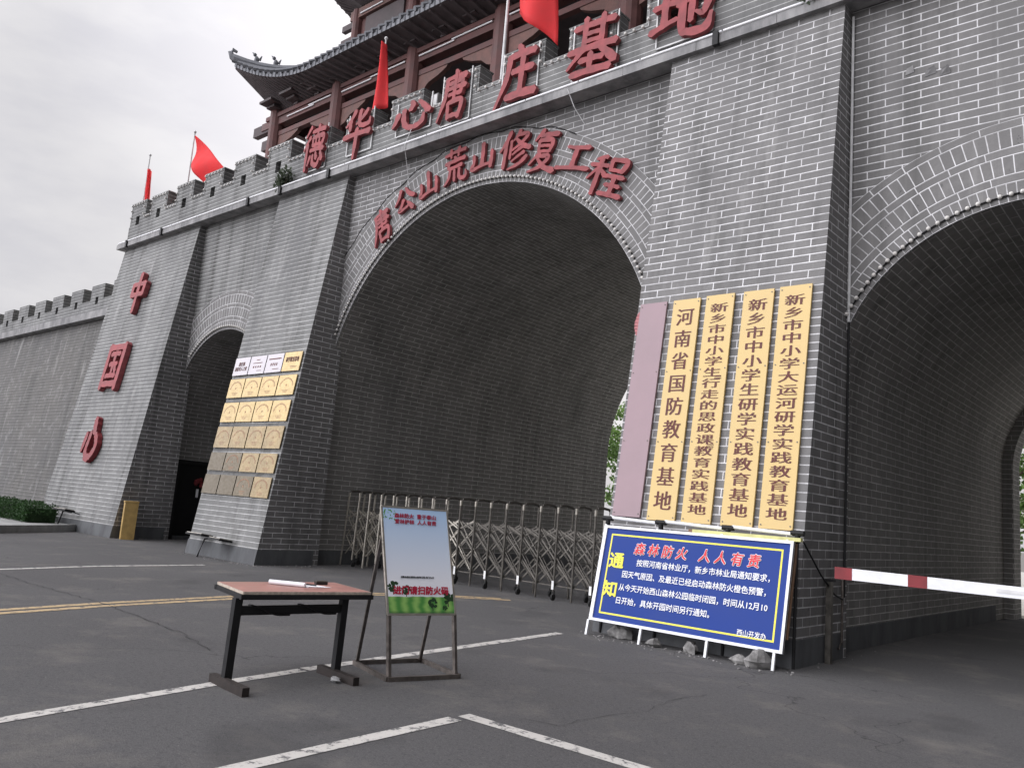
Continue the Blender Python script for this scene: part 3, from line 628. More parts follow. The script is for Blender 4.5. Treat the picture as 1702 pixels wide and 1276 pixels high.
# ------------------------------------------------------------------ lettering
GL = {
'唐': "50,99,6 57,90,11|22,83,7 50,87,7 86,86,10|27,84,9 25,50,10 6,4,4|36,74,7 55,76,7 76,76,9 73,52,8|26,63,6 88,66,8|36,52,6 74,53,7|54,94,8 54,66,8 54,42,8|37,36,8 41,6,8|37,36,7 80,38,9 74,6,9|41,9,7 75,10,7",
'公': "40,92,10 28,66,9 8,44,4|60,94,6 72,68,11 94,50,12|48,52,10 36,30,9 24,16,8 50,18,8 72,24,7|64,38,6 74,24,9 84,6,13",
'山': "50,96,11 51,60,11 50,14,11|16,58,10 18,32,9 12,8,11 50,16,9 84,18,9|86,64,8 87,40,10 84,4,10",
'荒': "10,84,7 50,87,7 93,87,9|34,97,9 35,74,6|68,98,9 64,74,6|48,74,6 55,66,10|12,60,8 92,63,9|28,60,8 28,44,8 80,46,8|32,36,8 26,16,8 8,0,4|50,36,8 50,6,8|70,36,8 70,14,9 82,6,9 97,10,8 96,26,4",
'修': "30,97,10 20,72,9 2,46,4|21,72,9 20,34,9 20,0,8|37,72,7 38,24,6|62,97,9 54,84,7 44,72,4|54,85,7 88,86,8 72,64,8 42,46,4|52,76,6 74,58,9 100,48,11|76,52,8 46,34,4|84,38,8 46,16,4|94,26,9 72,8,8 36,-4,4",
'复': "38,98,10 14,72,4|30,84,8 90,87,10|30,72,8 32,44,7|30,72,8 74,72,10 70,44,8|32,58,6 70,58,6|32,44,6 70,44,6|40,42,9 8,12,4|36,32,7 72,32,9 50,8,8 8,-6,4|34,28,6 60,6,10 96,-4,12",
'工': "26,86,8 55,84,10 88,88,12|54,84,12 52,50,10 50,16,11|4,12,10 50,16,10 98,16,12",
'程': "38,97,9 14,86,5|4,71,8 48,75,8|28,88,10 28,44,9 28,-2,8|28,70,7 4,34,4|32,62,6 48,48,10|55,92,8 57,64,7|55,92,8 92,93,10 86,64,8|57,66,7 86,66,7|52,50,8 96,51,9|56,28,8 92,28,8|46,4,9 102,4,10|74,50,9 74,4,9",
'德': "26,99,9 6,76,4|28,75,9 2,46,4|18,58,9 18,-2,8|36,86,7 96,89,9|66,99,9 62,74,7|42,72,7 44,52,7|42,72,7 92,73,9 88,52,8|58,72,6 58,54,6|74,72,6 74,54,6|44,53,7 88,53,7|36,42,7 98,43,9|40,28,9 32,8,5|52,30,7 56,11,9 78,5,9 86,20,5|64,35,6 71,21,10|87,35,6 98,17,11",
'华': "36,100,10 22,80,8 6,64,4|22,82,9 22,54,9|82,96,9 66,80,8 44,66,5|56,98,10 55,68,9 70,60,9 92,63,9 94,76,4|2,38,10 50,42,9 98,43,11|50,54,11 50,20,10 49,-18,6",
'心': "17,56,12 12,36,9 4,18,5|32,66,9 33,36,10 42,14,11 62,8,12 82,18,11 86,42,5|50,86,8 54,74,11 48,60,9|70,82,7 84,66,10 98,46,13",
'庄': "48,101,8 57,88,12|24,82,9 92,86,11|29,82,11 24,44,10 0,-8,4|38,54,9 90,57,10|63,78,10 63,10,10|28,9,10 102,12,12",
'基': "10,84,8 93,87,9|33,99,9 33,44,8|69,99,9 69,44,8|34,70,6 68,70,6|34,57,6 68,57,6|2,43,9 100,46,10|34,44,9 2,14,4|66,44,7 100,14,13|28,24,8 76,24,8|50,35,9 50,4,9|12,2,9 92,4,10",
'地': "3,61,8 42,64,9|22,89,10 22,26,9|0,20,9 44,34,6|44,56,9 92,70,10 88,34,9 74,38,4|68,96,9 67,24,8|53,82,10 53,18,10 64,6,10 92,6,11 100,30,4",
'忄心': "50,106,17 56,88,19 64,68,15|14,66,14 9,44,15 3,18,9|42,70,13 37,44,14 34,20,15 46,3,17 68,0,17|76,64,14 91,48,15 95,26,15 72,1,15",
'中': "18,74,11 18,58,11 20,40,11|18,72,11 50,72,10 84,72,11|82,74,11 81,58,11 80,40,11|20,43,10 50,43,10 80,43,10|50,101,12 50,50,11 50,-6,11",
'国': "9,99,12 9,50,12 9,-5,12|9,94,12 50,94,11 91,94,12|91,99,13 91,50,13 91,-7,13|9,5,11 50,5,11 91,5,11|26,77,9 74,77,9|30,52,9 70,52,9|24,24,9 76,24,9|50,77,10 50,50,9 50,24,9|62,44,8 71,33,9" ,
}
def brush(key, w, h, depth, seed=0):
    """raised brush-written character in a w x h box, origin at its lower left, front face towards -Y"""
    rnd = random.Random(seed + len(key)); b = MB()
    for si, st in enumerate(GL[key].split('|')):
        P = [tuple(float(v) for v in p.split(',')) for p in st.split()]
        if len(P) == 2: P = [P[0], tuple((P[0][i] + P[1][i]) / 2 + (1.2 if i == 1 else 0) for i in range(3)), P[1]]
        S = []
        for i in range(len(P) - 1):
            p0, p1, p2, p3 = P[max(i - 1, 0)], P[i], P[i + 1], P[min(i + 2, len(P) - 1)]
            for k in range(6):
                t = k / 6; S.append(tuple(.5 * (2 * p1[j] + (p2[j] - p0[j]) * t + (2 * p0[j] - 5 * p1[j] + 4 * p2[j] - p3[j]) * t * t + (3 * p1[j] - p0[j] - 3 * p2[j] + p3[j]) * t ** 3) for j in range(3)))
        S.append(P[-1])
        ph = rnd.uniform(0, 6)
        L_, R_ = [], []
        for i, s in enumerate(S):
            a, c = S[max(i - 1, 0)], S[min(i + 1, len(S) - 1)]; dx, dy = c[0] - a[0], c[1] - a[1]; l = math.hypot(dx, dy) or 1
            wd = s[2] * .65 * (1 + .1 * math.sin(i * 1.3 + ph)); nx, ny = -dy / l * wd, dx / l * wd
            L_.append((s[0] + nx, s[1] + ny)); R_.append((s[0] - nx, s[1] - ny))
        d0 = (S[1][0] - S[0][0], S[1][1] - S[0][1]); l = math.hypot(*d0) or 1; c0 = (S[0][0] - d0[0] / l * S[0][2] * .5, S[0][1] - d0[1] / l * S[0][2] * .5)
        d1 = (S[-1][0] - S[-2][0], S[-1][1] - S[-2][1]); l = math.hypot(*d1) or 1; c1 = (S[-1][0] + d1[0] / l * S[-1][2] * .5, S[-1][1] + d1[1] / l * S[-1][2] * .5)
        yf = -depth - .0012 * si
        f = lambda p, y: (p[0] / 100 * w, y, p[1] / 100 * h)
        for i in range(len(S) - 1): b.poly([f(L_[i], yf), f(R_[i], yf), f(R_[i + 1], yf), f(L_[i + 1], yf)])
        b.poly([f(c0, yf), f(R_[0], yf), f(L_[0], yf)]); b.poly([f(c1, yf), f(L_[-1], yf), f(R_[-1], yf)])
        loop = [c0] + R_ + [c1] + L_[::-1]
        for p, q in zip(loop, loop[1:] + loop[:1]): b.poly([f(p, yf), f(p, 0), f(q, 0), f(q, yf)])
    return b
def put_char(key, ch, x, z, w, h, y, rot=0, label='', depth=.075, tilt=0, mat=M_red, frame=False, group=''):
    b = brush(key, w, h, depth, seed=int(abs(x * 31)))
    Mx = Matrix.Translation((-w / 2, 0, -h / 2)); T = Matrix.Rotation(rot, 4, 'Y') @ Matrix.Rotation(tilt, 4, 'X')
    o = b.build('wall_character', mat, None, M=T @ Mx); o.location = (x, y, z)
    if frame:
        fb = MB(); a, c, e, g_ = -w * .46, w * .46, -h * .5, h * .52
        for p, q in (((a, e), (a, g_)), ((c, e), (c, g_)), ((a, e), (c, e))): fb.bar((p[0], .02, p[1]), (q[0], .02, q[1]), .025)
        fo = fb.build('mounting_frame', M_cable, None); fo.parent = o
    return tag(o, label, 'wall character', group)
par = [('德', -17.58, 10.47, .84, 1.12), ('华', -15.80, 10.46, .98, 1.02), ('心', -13.83, 10.36, 1.2, .78), ('唐', -12.46, 10.40, .9, 1.13), ('庄', -10.62, 10.34, .98, 1.14), ('基', -8.75, 10.35, 1.05, 1.1), ('地', -6.85, 10.38, 1.12, 1.05)]
for i, (c, x, z, w, h) in enumerate(par):
    put_char(c, c, x, z, w * 1.06, h * 1.04, 11.40, R(4), f'dark red brush written character {c} fixed on the parapet above the string course', frame=True, group='red brush characters along the parapet', depth=.09)
arc = ['唐', '公', '山', '荒', '山', '修', '复', '工', '程']
apos = [(-14.66, 7.86, .62, .80), (-13.95, 8.36, .66, .60), (-13.18, 8.60, .60, .56), (-12.38, 8.84, .64, .74), (-11.56, 8.86, .64, .56), (-10.66, 8.80, .72, .72), (-9.88, 8.60, .66, .74), (-9.13, 8.25, .74, .52), (-8.36, 7.72, .80, .66)]
first = {'唐': 'first character 唐 of the curved row over the middle arch, dark red', '山': None}
for i, (c, (x, z, w, h)) in enumerate(zip(arc, apos)):
    lab = f'dark red raised character {c} in the curved row over the middle arch'
    if i == 2: lab = 'dark red raised character 山 between 公 and 荒 in the curved row over the arch'
    if i == 4: lab = 'dark red raised character 山 between 荒 and 修 in the curved row over the arch'
    put_char(c, c, x, z, w * 1.14, h * 1.1, YR - .05, math.atan2(x - XC, z - ZS) * .55, lab, group='red characters curving over the middle arch', depth=.07)

# glyphs from Blender's built-in font
_cache = {}
def glyph_mesh(txt, shear=0, offset=0.0, space=1.0):
    k = (txt, shear, offset, space)
    if k in _cache: return _cache[k]
    cu = bpy.data.curves.new('lettering', 'FONT'); cu.body = txt; cu.size = 1; cu.shear = shear; cu.offset = offset; cu.space_character = space; cu.resolution_u = 2; cu.fill_mode = 'FRONT'
    ob = bpy.data.objects.new('lettering', cu); C.objects.link(ob)
    dg = bpy.context.evaluated_depsgraph_get(); dg.update(); me = bpy.data.meshes.new_from_object(ob.evaluated_get(dg))
    vs = [v.co.copy() for v in me.vertices]; fs = [tuple(p.vertices) for p in me.polygons]
    bpy.data.objects.remove(ob); bpy.data.curves.remove(cu); bpy.data.meshes.remove(me)
    _cache[k] = (vs, fs); return _cache[k]
REF = glyph_mesh('国')[0]
EM = (min(v.x for v in REF), max(v.x for v in REF), min(v.y for v in REF), max(v.y for v in REF))
def text_mb(mb, txt, M, w, h, shear=0, bold=0, dxs=None, fit='em', space=1.0, extr=0, m=0, lift=.0005):
    """adds txt to mb; M maps (right, up, out) at the box centre; box w x h"""
    vs, fs = glyph_mesh(txt, shear, 0, space)
    off = [(d * (EM[1] - EM[0]), 0) for d in dxs] if dxs else [(0, 0)] if not bold else [(0, 0)] + [(bold * math.cos(a * math.pi / 4), bold * math.sin(a * math.pi / 4)) for a in range(8)]
    if not vs: return
    if fit == 'em': x0, x1, y0, y1 = EM; e = .03; x0 -= e; x1 += e; y0 -= e; y1 += e
    else: x0, x1 = min(v.x for v in vs), max(v.x for v in vs); y0, y1 = (EM[2], EM[3]) if fit == 'line' else (min(v.y for v in vs), max(v.y for v in vs))
    for k, (dx, dy) in enumerate(off):
        P = [Vector(((v.x + dx - (x0 + x1) / 2) / (x1 - x0) * w, (v.y + dy - (y0 + y1) / 2) / (y1 - y0) * h, extr + lift * (k + 1))) for v in vs]
        for f in fs: mb.poly([M @ P[i] for i in f], [(0, 0)] * len(f), m)
        if extr and k == 0:
            ec = {}
            for f in fs:
                for a, c in zip(f, f[1:] + f[:1]): ec[(a, c)] = 1
            for (a, c) in ec:
                if (c, a) not in ec:
                    pa, pc = P[a], P[c]; q = [pa, pc, Vector((pc.x, pc.y, 0)), Vector((pa.x, pa.y, 0))]
                    mb.poly([M @ p for p in q][::-1], [(0, 0)] * 4, m)
def frame_M(o, right, up):
    r = Vector(right).normalized(); u = Vector(up).normalized(); n = r.cross(u).normalized()
    return Matrix(((r.x, u.x, n.x, o[0]), (r.y, u.y, n.y, o[1]), (r.z, u.z, n.z, o[2]), (0, 0, 0, 1)))
UPB = Vector((0, BAT, 1)).normalized()
def on_batter(x, z, y0, out=0): return Vector((x, y0 + BAT * z, z)) + Vector((0, -1, BAT)).normalized() * out
# 中 国 心 down the bastion
for c, x, z, w, h in (('中', -26.0, 7.50, 1.22, 1.22), ('国', -26.15, 5.08, 1.25, 1.35)):
    put_char(c, c, x, z, w, h, 10.1 + BAT * z - .02, 0, f'thick red block character {c} mounted on the left corner bastion', .15, -math.atan(BAT), M_red, group='large red characters down the bastion')
put_char('忄心', '心', -26.15, 2.72, 1.0, 1.15, 10.1 + BAT * 2.72 - .02, 0, 'deep red flame shaped character 心 lowest on the left corner bastion', .14, -math.atan(BAT), M_redd, group='large red characters down the bastion')

# ------------------------------------------------------------------ tall signboards on the pillar right of the arch
def board(name, x0, x1, z0, z1, mat, label, y0=10.0, cat='signboard', txt=None, th=.035, group='tall vertical signboards on the pillar'):
    t = thing(name, label, cat, on_batter((x0 + x1) / 2, z0, y0), group); xm = (x0 + x1) / 2; zm = (z0 + z1) / 2
    Mb = frame_M(on_batter(xm, zm, y0, .012), (1, 0, 0), UPB); hl = (z1 - z0) / 2 / UPB.z
    b = MB(); b.box(-(x1 - x0) / 2, (x1 - x0) / 2, -hl, hl, 0, th, M=Mb); b.build('panel', mat, t)
    for sx in (-1, 1):
        for sy in (-1, -.33, .33, 1):
            b = MB(); b.tube([Mb @ Vector((sx * ((x1 - x0) / 2 - .03), sy * (hl - .05), th)), Mb @ Vector((sx * ((x1 - x0) / 2 - .03), sy * (hl - .05), th + .006))], .010, 8); b.build('screw', M_steeld, t)
    if txt:
        n = len(txt); zt, zb = 4.82, 1.72; st = (zt - zb) / n; tb = MB(); w = (x1 - x0) * .58
        for k, c in enumerate(txt):
            z = zt - st * (k + .5); Mc = frame_M(on_batter(xm, z, y0, .012 + th), (1, 0, 0), UPB)
            if c in '“”':
                sg = 1 if c == '“' else -1
                for j in (0, 1):
                    mm = frame_M(on_batter(xm + w * .33, z + st * (.36 if sg < 0 else -.36) + j * .035, y0, .013 + th), (1, 0, 0), UPB); tb.box(-.045, .045, -.007, .007, 0, .002, M=mm)
                continue
            text_mb(tb, c, Mc, w, min(w * 1.05, st * .86), dxs=(-.03, -.015, 0, .015, .03), lift=.0008)
        tb.build('lettering', M_brown, t)
    return t
board('signboard', -6.91, -6.44, 1.64, 4.94, M_pink, 'blank faded pink board, leftmost on the pillar')
board('signboard', -6.32, -5.87, 1.62, 4.935, M_gold, 'gold board reading 河南省国防教育基地 beside the pink board', txt='河南省国防教育基地')
t2 = '新乡市中小学生行走的思政课教育实践基地'
sb = board('signboard', -5.77, -5.325, 1.62, 4.945, M_gold, 'gold board with longest lettering, quoting 行走的思政课, middle of the five', txt=t2)
b = MB()
for zq, sg in ((4.82 - 3.1 / 19 * 6.98, 1), (4.82 - 3.1 / 19 * 13.02, -1)):
    for j in (0, 1):
        b.box(-.05, .05, -.006, .006, 0, .004, M=frame_M(on_batter(-5.45, zq + .03 * j - .015, 10.0, .049), (1, 0, 0), UPB))
b.build('quotation_marks', M_brown, sb)
board('signboard', -5.18, -4.73, 1.62, 4.94, M_gold, 'gold board reading 新乡市中小学生研学实践教育基地, second from right', txt='新乡市中小学生研学实践教育基地')
board('signboard', -4.645, -4.195, 1.62, 4.945, M_gold, 'gold board mentioning 大运河, rightmost on the pillar', txt='新乡市中小学大运河研学实践教育基地')
# strip of torn red banner peeking out left of the pink board
b = MB(); pts = [(-6.93 - .05 * math.sin(k / 7 * math.pi) - .006 * (k % 2), 4.82 - k * .055) for k in range(8)]
for (xa, za), (xb, zb) in zip(pts, pts[1:]):
    b.poly([on_batter(xa, za, 10, .035), on_batter(xb, zb, 10, .05), on_batter(-6.9, zb, 10, .03), on_batter(-6.9, za, 10, .03)])
o = b.build('torn_banner', plain('pink_red_cloth', (.42, .17, .18), .8)); tag(o, 'scrap of red banner sticking out left of the pink board', 'banner')

# ------------------------------------------------------------------ plaques on the left pillar
rows = [(4.40, 4.86), (3.82, 4.30), (3.20, 3.69), (2.56, 3.08), (2.00, 2.44), (1.44, 1.90)]
rown = ['top row', 'second row', 'third row', 'fourth row', 'fifth row', 'bottom row']; coln = ['leftmost', 'second from left', 'third from left', 'rightmost']
PX = [-19.02, -18.30, -17.565, -16.83, -16.09]
for r, (z0, z1) in enumerate(rows):
    for c in range(4):
        x0, x1 = PX[c] + .02, PX[c + 1] - .02; xm, zm = (x0 + x1) / 2, (z0 + z1) / 2; hw, hh = (x1 - x0) / 2, (z1 - z0) / 2 / UPB.z
        if r == 0 and c < 3: mat, kind = M_plate_w, 'pale silver plaque'
        elif r < 3: mat, kind = M_brass[0], 'bright gold plaque'
        elif r == 3: mat, kind = M_brass[1] if c else M_brass[1], 'dulled gold plaque'
        elif r == 4: mat, kind = M_brass[(3, 2, 1, 1)[c]], ('tarnished blank plaque', 'tarnished gold plaque', 'dulled gold plaque', 'dulled gold plaque')[c]
        else: mat, kind = M_brass[(3, 3, 2, 1)[c]], ('blackened plaque', 'blackened plaque', 'tarnished gold plaque', 'dulled gold plaque')[c]
        t = thing('plaque', f'{kind}, {coln[c]} in the {rown[r]} on the left pillar', 'plaque', on_batter(xm, zm, 10.1), 'plaques in rows on the left pillar')
        tilt = random.uniform(-.008, .008); Mb = frame_M(on_batter(xm, zm, 10.1, .02), (1, 0, tilt), UPB)
        b = MB(); b.box(-hw, hw, -hh, hh, 0, .025, M=Mb); b.build('plate', mat, t)
        Mt = Mb @ Matrix.Translation((0, 0, .0258)); tb = MB()
        def dash(x, y, w, h, a=0):
            tb.box(-w / 2, w / 2, -h / 2, h / 2, 0, .0015, M=Mt @ Matrix.Translation((x, y, 0)) @ Matrix.Rotation(a, 4, 'Z'))
        if r == 0:
            if c == 0:
                text_mb(tb, '唐庄镇', Mt @ Matrix.Translation((0, .06, 0)), .28, .10, fit='line', bold=.02); text_mb(tb, '退役军人之家', Mt @ Matrix.Translation((0, -.07, 0)), .54, .10, fit='line', bold=.02)
            elif c == 1:
                for y, w in ((.13, .16), (.05, .40)): dash(0, y, w, .018)
                for k in range(4): dash(-.15 + k * .1, -.05, .05, .05)
                dash(.12, -.15, .2, .014)
            elif c == 2:
                dash(0, .11, .52, .03); 
                for k in range(4): dash(-.12 + k * .08, -.03, .045, .07)
                dash(.1, -.15, .26, .016)
            else:
                text_mb(tb, '研学教育基地', Mt @ Matrix.Translation((0, .05, 0)), .52, .12, fit='line', bold=.02); dash(.1, -.12, .28, .012); dash(.1, -.155, .22, .01)
        elif not (r >= 4 and c == 0 or r == 5 and c == 1):
            n = 17
            for k in range(n):
                a = math.pi * (.04 + .92 * k / (n - 1)); dash(-.255 * math.cos(a), -.03 + .19 * math.sin(a), .022, .034, math.pi / 2 - a)
            tb.poly([Mt @ Vector((.021 * math.cos(q * math.pi / 3) , -.005 + .026 * math.sin(q * math.pi / 3), .002)) for q in range(6)])
            for k in range(3): dash(0, -.12 - .03 * k, .26 - .05 * k, .009)
        if tb.v: tb.build('engraving', M_brown if r == 0 else M_engr, t)

# ------------------------------------------------------------------ blue notice board
UPN = Vector((0, .2, 1)).normalized(); OUTN = Vector((0, -1, .2)).normalized()
def on_nb(x, z, out=0): return Vector((x, 9.6 + .2 * z, z)) + OUTN * out
nb = thing('notice_board', 'large blue forest fire notice board with yellow border leaning at the pillar foot', 'notice board', (-5.45, 9.65, 0))
X0, X1, Z0, Z1 = -6.80, -4.05, .20, 1.50; xm, zm = (X0 + X1) / 2, (Z0 + Z1) / 2; hw, hh = (X1 - X0) / 2, (Z1 - Z0) / 2 / UPN.z
MN = frame_M(on_nb(xm, zm), (1, 0, 0), UPN)
b = MB(); b.box(-hw, hw, -hh, hh, -.02, .0, M=MN); b.build('panel', M_blue, nb)
b = MB(); fw = .035
for a in ((-hw, hw, hh - fw, hh), (-hw, hw, -hh, -hh + fw), (-hw, -hw + fw, -hh + fw, hh - fw), (hw - fw, hw, -hh + fw, hh - fw)): b.box(a[0], a[1], a[2], a[3], -.03, .018, M=MN)
b.build('frame', M_wframe, nb)
b = MB(); i1, i2 = hw - .12, hh - .11; w_ = .022
for a in ((-i1, i1, i2 - w_, i2), (-i1, i1, -i2, -i2 + w_), (-i1, -i1 + w_, -i2 + w_, i2 - w_), (i1 - w_, i1, -i2 + w_, i2 - w_)): b.box(a[0], a[1], a[2], a[3], .0005, .002, M=MN)
b.build('border', M_yvin, nb)
for x in (-6.83, -5.98, -5.02, -4.15):
    b = MB(); b.bar(on_nb(x, 0, -.005), on_nb(x, .2, -.005), .032); b.bar(on_nb(x, .2, -.035), on_nb(x, 1.52, -.035), .03); b.build('leg', M_wframe, nb)
def nbtext(txt, xa, xb, z, h, mat, name='lettering', out=.003, off=.011, shear=0, fit='line', slope=0):
    b = MB(); text_mb(b, txt, frame_M(on_nb((xa + xb) / 2, z, out), (1, 0, slope), UPN), xb - xa, h, bold=off, fit=fit, shear=shear); return b.build(name, mat, nb)
for txt, xa, st in (('森林防火', -6.19, .215), ('人人有责', -5.21, .225)):
    bo, br = MB(), MB()
    for k, c in enumerate(txt):
        text_mb(bo, c, frame_M(on_nb(xa + k * st, 1.215, .002), (1, 0, 0), UPN), .150, .165, shear=.16, bold=.055); text_mb(br, c, frame_M(on_nb(xa + k * st, 1.215, .0075), (1, 0, 0), UPN), .150, .165, shear=.16, bold=.018)
    bo.build('title_outline', M_wvin, nb); br.build('title', M_rvin, nb)
nbtext('通', -6.64, -6.42, 1.03, .21, M_yvin, off=.03, fit='em'); nbtext('知', -6.67, -6.45, .64, .21, M_yvin, off=.03, fit='em')
nbtext('按照河南省林业厅，新乡市林业局通知要求，', -6.20, -4.30, 1.03, .088, M_wvin)
nbtext('因天气原因、及最近已经启动森林防火橙色预警，', -6.40, -4.33, .86, .088, M_wvin)
nbtext('从今天开始西山森林公园临时闭园，时间从12月10', -6.42, -4.29, .685, .088, M_wvin)
nbtext('日开始，具体开园时间另行通知。', -6.43, -5.03, .51, .088, M_wvin)
nbtext('西山开发办', -4.64, -4.27, .355, .075, M_wvin)
# rail with black joints in front of the signboards' feet, spare board between
rail = thing('sign_rail', 'white tube rail with black joints crossing the feet of the tall signboards', 'rail', (-5.4, 10.1, 0))
jx = [-6.86, -5.98, -4.98, -4.06]
for a, c in zip(jx, jx[1:]):
    b = MB(); b.tube([(a + .06, 10.02, 1.615), (c - .06, 10.02, 1.585)], .024, 10); b.build('tube', M_wframe, rail, True)
for x in jx:
    b = MB(); b.tube([(x - .08, 10.02, 1.60), (x + .08, 10.02, 1.60)], .036, 10); b.tube([(x, 10.02, 1.60), (x, 10.02, 1.48)], .034, 10); b.build('joint', M_black, rail, True)
    b = MB(); b.tube([(x, 10.02, 1.5), (x, 9.98, 0)], .02, 8); b.build('post', M_black, rail, True)
sp_ = thing('spare_board', 'brown backed board with pale yellow edge leaning behind the blue notice', 'board', (-4.7, 9.8, 0))
b = MB(); b.bar((-4.80, 9.78, .35), (-4.80, 10.03, 1.54), 1.5, .03, up=(0, 1, 0)); b.build('panel', plain('brown_plywood', (.2, .12, .075), .75), sp_)
b = MB(); b.box(-5.45, -3.985, 9.93, 10.0, 1.50, 1.545); b.build('edge_strip', plain('pale_yellow_plastic', (.6, .58, .25), .5), sp_)
for i, (x, y, s, sx) in enumerate(((-6.42, 9.84, .12, 1.5), (-5.78, 9.66, .075, 1.5), (-5.28, 9.72, .10, 1.45), (-4.58, 9.64, .075, 1.5), (-4.33, 9.62, .15, 1.1))):
    b = MB(); b.ball((0, 0, s * .55), s, sx, .9, .9, 9, 6, .22); o = b.build('rock', M_rock); o.location = (x, y, 0); o.rotation_euler = (0, 0, i * 1.1)
    tag(o, ('dark broken rock under the left end of the blue notice board', 'small rock between the first two gaps under the notice board', 'pale topped rock under the middle of the notice board', 'flat small rock beside the largest rock under the notice board', 'largest grey rock at the right leg of the notice board')[i], 'rock', 'rocks holding the notice board')

# ------------------------------------------------------------------ folding table with paper and stamp box
tb_ = thing('desk', 'narrow black framed desk with worn red top on the asphalt', 'desk', (-6.48, 4.45, 0))
FL, FR, BR_, BL_ = (-6.23, 3.86), (-6.0, 5.02), (-6.74, 5.16), (-6.93, 4.02)
b = MB(); top = .765
b.hexa(*[(p[0], p[1], top - .022) for p in (FL, FR, BR_, BL_)], *[(p[0], p[1], top) for p in (FL, FR, BR_, BL_)])
o = b.build('top', M_table, tb_)
b = MB(); q = [FL, FR, BR_, BL_]
for i in range(4):
    a, c = q[i], q[(i + 1) % 4]; b.bar((a[0], a[1], top - .012), (c[0], c[1], top - .012), .012, .023)
b.build('edge_band', M_edge, tb_)
b = MB()
for a, c in ((FL, FR), (BR_, BL_), (FR, BR_), (BL_, FL)):
    b.bar((a[0] + (a[0] - c[0]) * .02, a[1] + (a[1] - c[1]) * .02, top - .045), (c[0] + (c[0] - a[0]) * .02, c[1] + (c[1] - a[1]) * .02, top - .045), .035, .04)
b.build('frame', M_black, tb_)
for (lx, ly, tx, ty, mat) in ((-6.31, 3.845, -6.31, 3.86, M_rust), (-6.19, 4.86, -6.19, 4.875, M_rust)):
    b = MB(); b.bar((lx, ly, .05), (tx, ty, top - .06), .07, .055, up=(1, 0, 0)); b.build('leg', M_black, tb_)
for (a, c) in (((-6.50, 3.83), (-5.90, 3.78)), ((-6.41, 4.85), (-5.80, 4.79))):
    b = MB(); b.bar((a[0], a[1], .035), (c[0], c[1], .035), .06, .07); b.build('foot', M_rust, tb_)
b = MB(); b.bar((-6.31, 3.86, .60), (-6.19, 4.87, .60), .03, .075); b.build('crossbar', M_black, tb_)
for f0 in (.1, .55):                                 # two bent strips looped round the crossbar
    b = MB(); pts = []
    for k in range(13):
        t = f0 + .36 * k / 12; pts.append((-6.31 + .12 * t + .018, 3.86 + 1.01 * t, .645 - .085 * (.5 - .5 * math.cos(math.pi * min(1, k / 9)))))
    for p, q2 in zip(pts, pts[1:]): b.bar(p, q2, .06, .012)
    b.build('bent_strip', M_black, tb_)
pp = thing('paper_pad', 'curled white paper pad lying on the red desk top', 'paper', (-6.58, 4.55, top))
b = MB(); b.tube([(-6.70, 4.40, top + .022), (-6.40, 4.58, top + .022)], .021, 12); b.build('roll', M_paper, pp, True)
b = MB(); b.hexa((-6.67, 4.45, top + .001), (-6.38, 4.60, top + .001), (-6.34, 4.83, top + .001), (-6.50, 4.80, top + .001), (-6.67, 4.45, top + .012), (-6.38, 4.60, top + .012), (-6.34, 4.83, top + .004), (-6.50, 4.80, top + .004)); b.build('sheets', M_paper, pp)
b = MB(); b.tube([(-6.60, 4.60, top + .016), (-6.45, 4.74, top + .012)], .006, 8); o = b.build('pen', M_black); tag(o, 'thin black pen resting on the white paper pad', 'pen')
b = MB(); b.box(-.055, .055, -.035, .035, 0, .026); b.box(-.052, .052, -.032, .032, .026, .034, 1); o = b.build('stamp_box', [M_rust, plain('dark_lid', (.06, .055, .045), .5)]); o.location = (-6.60, 4.90, top); o.rotation_euler = (0, 0, R(72))
tag(o, 'small dark stamp pad box at the back of the red desk', 'stamp box')
b = MB(); b.ball((0, 0, .025), .045, 1.3, .8, .6, 9, 6, .3); o = b.build('crumpled_wrapper', plain('grey_plastic_film', (.25, .25, .25), .45)); o.location = (-6.0, 4.72, 0)
tag(o, 'crumpled grey wrapper beside the right foot of the desk', 'litter')

# ------------------------------------------------------------------ A-frame poster stand
E = Vector((.27, .962, 0)).normalized(); BK = Vector((-.962, .27, 0)).normalized(); A0 = Vector((-5.80, 5.15, 0)); UPA = (BK * .2 + Vector((0, 0, 1))).normalized(); OUTA = E.cross(UPA).normalized()
def af(u, z, out=0): return A0 + E * (u - .09 * max(0, z - .5)) + BK * (.2 * z) + Vector((0, 0, z)) + OUTA * out
st = thing('poster_stand', 'steel framed A stand holding a sky and meadow fire safety poster', 'poster stand', tuple(A0))
for u in (.02, .71):
    b = MB(); b.bar(af(u, .02, -.02), af(u, .58, -.02), .034); b.bar(af(u, .58, -.03), af(u, 1.54, -.03), .03); b.build('leg', M_iron, st)
    b = MB(); b.bar(A0 + E * u + BK * .76 + Vector((0, 0, .03)), af(u, 1.28, -.06), .03); b.build('rear_leg', M_iron, st)
c4 = [A0 + E * .0 + Vector((0, 0, .02)), A0 + E * .74 + Vector((0, 0, .02)), A0 + E * .74 + BK * .78 + Vector((0, 0, .02)), A0 + BK * .78 + Vector((0, 0, .02))]
for i in range(4):
    b = MB(); b.bar(c4[i], c4[(i + 1) % 4], .034, .04); b.build('base_bar', M_iron, st)
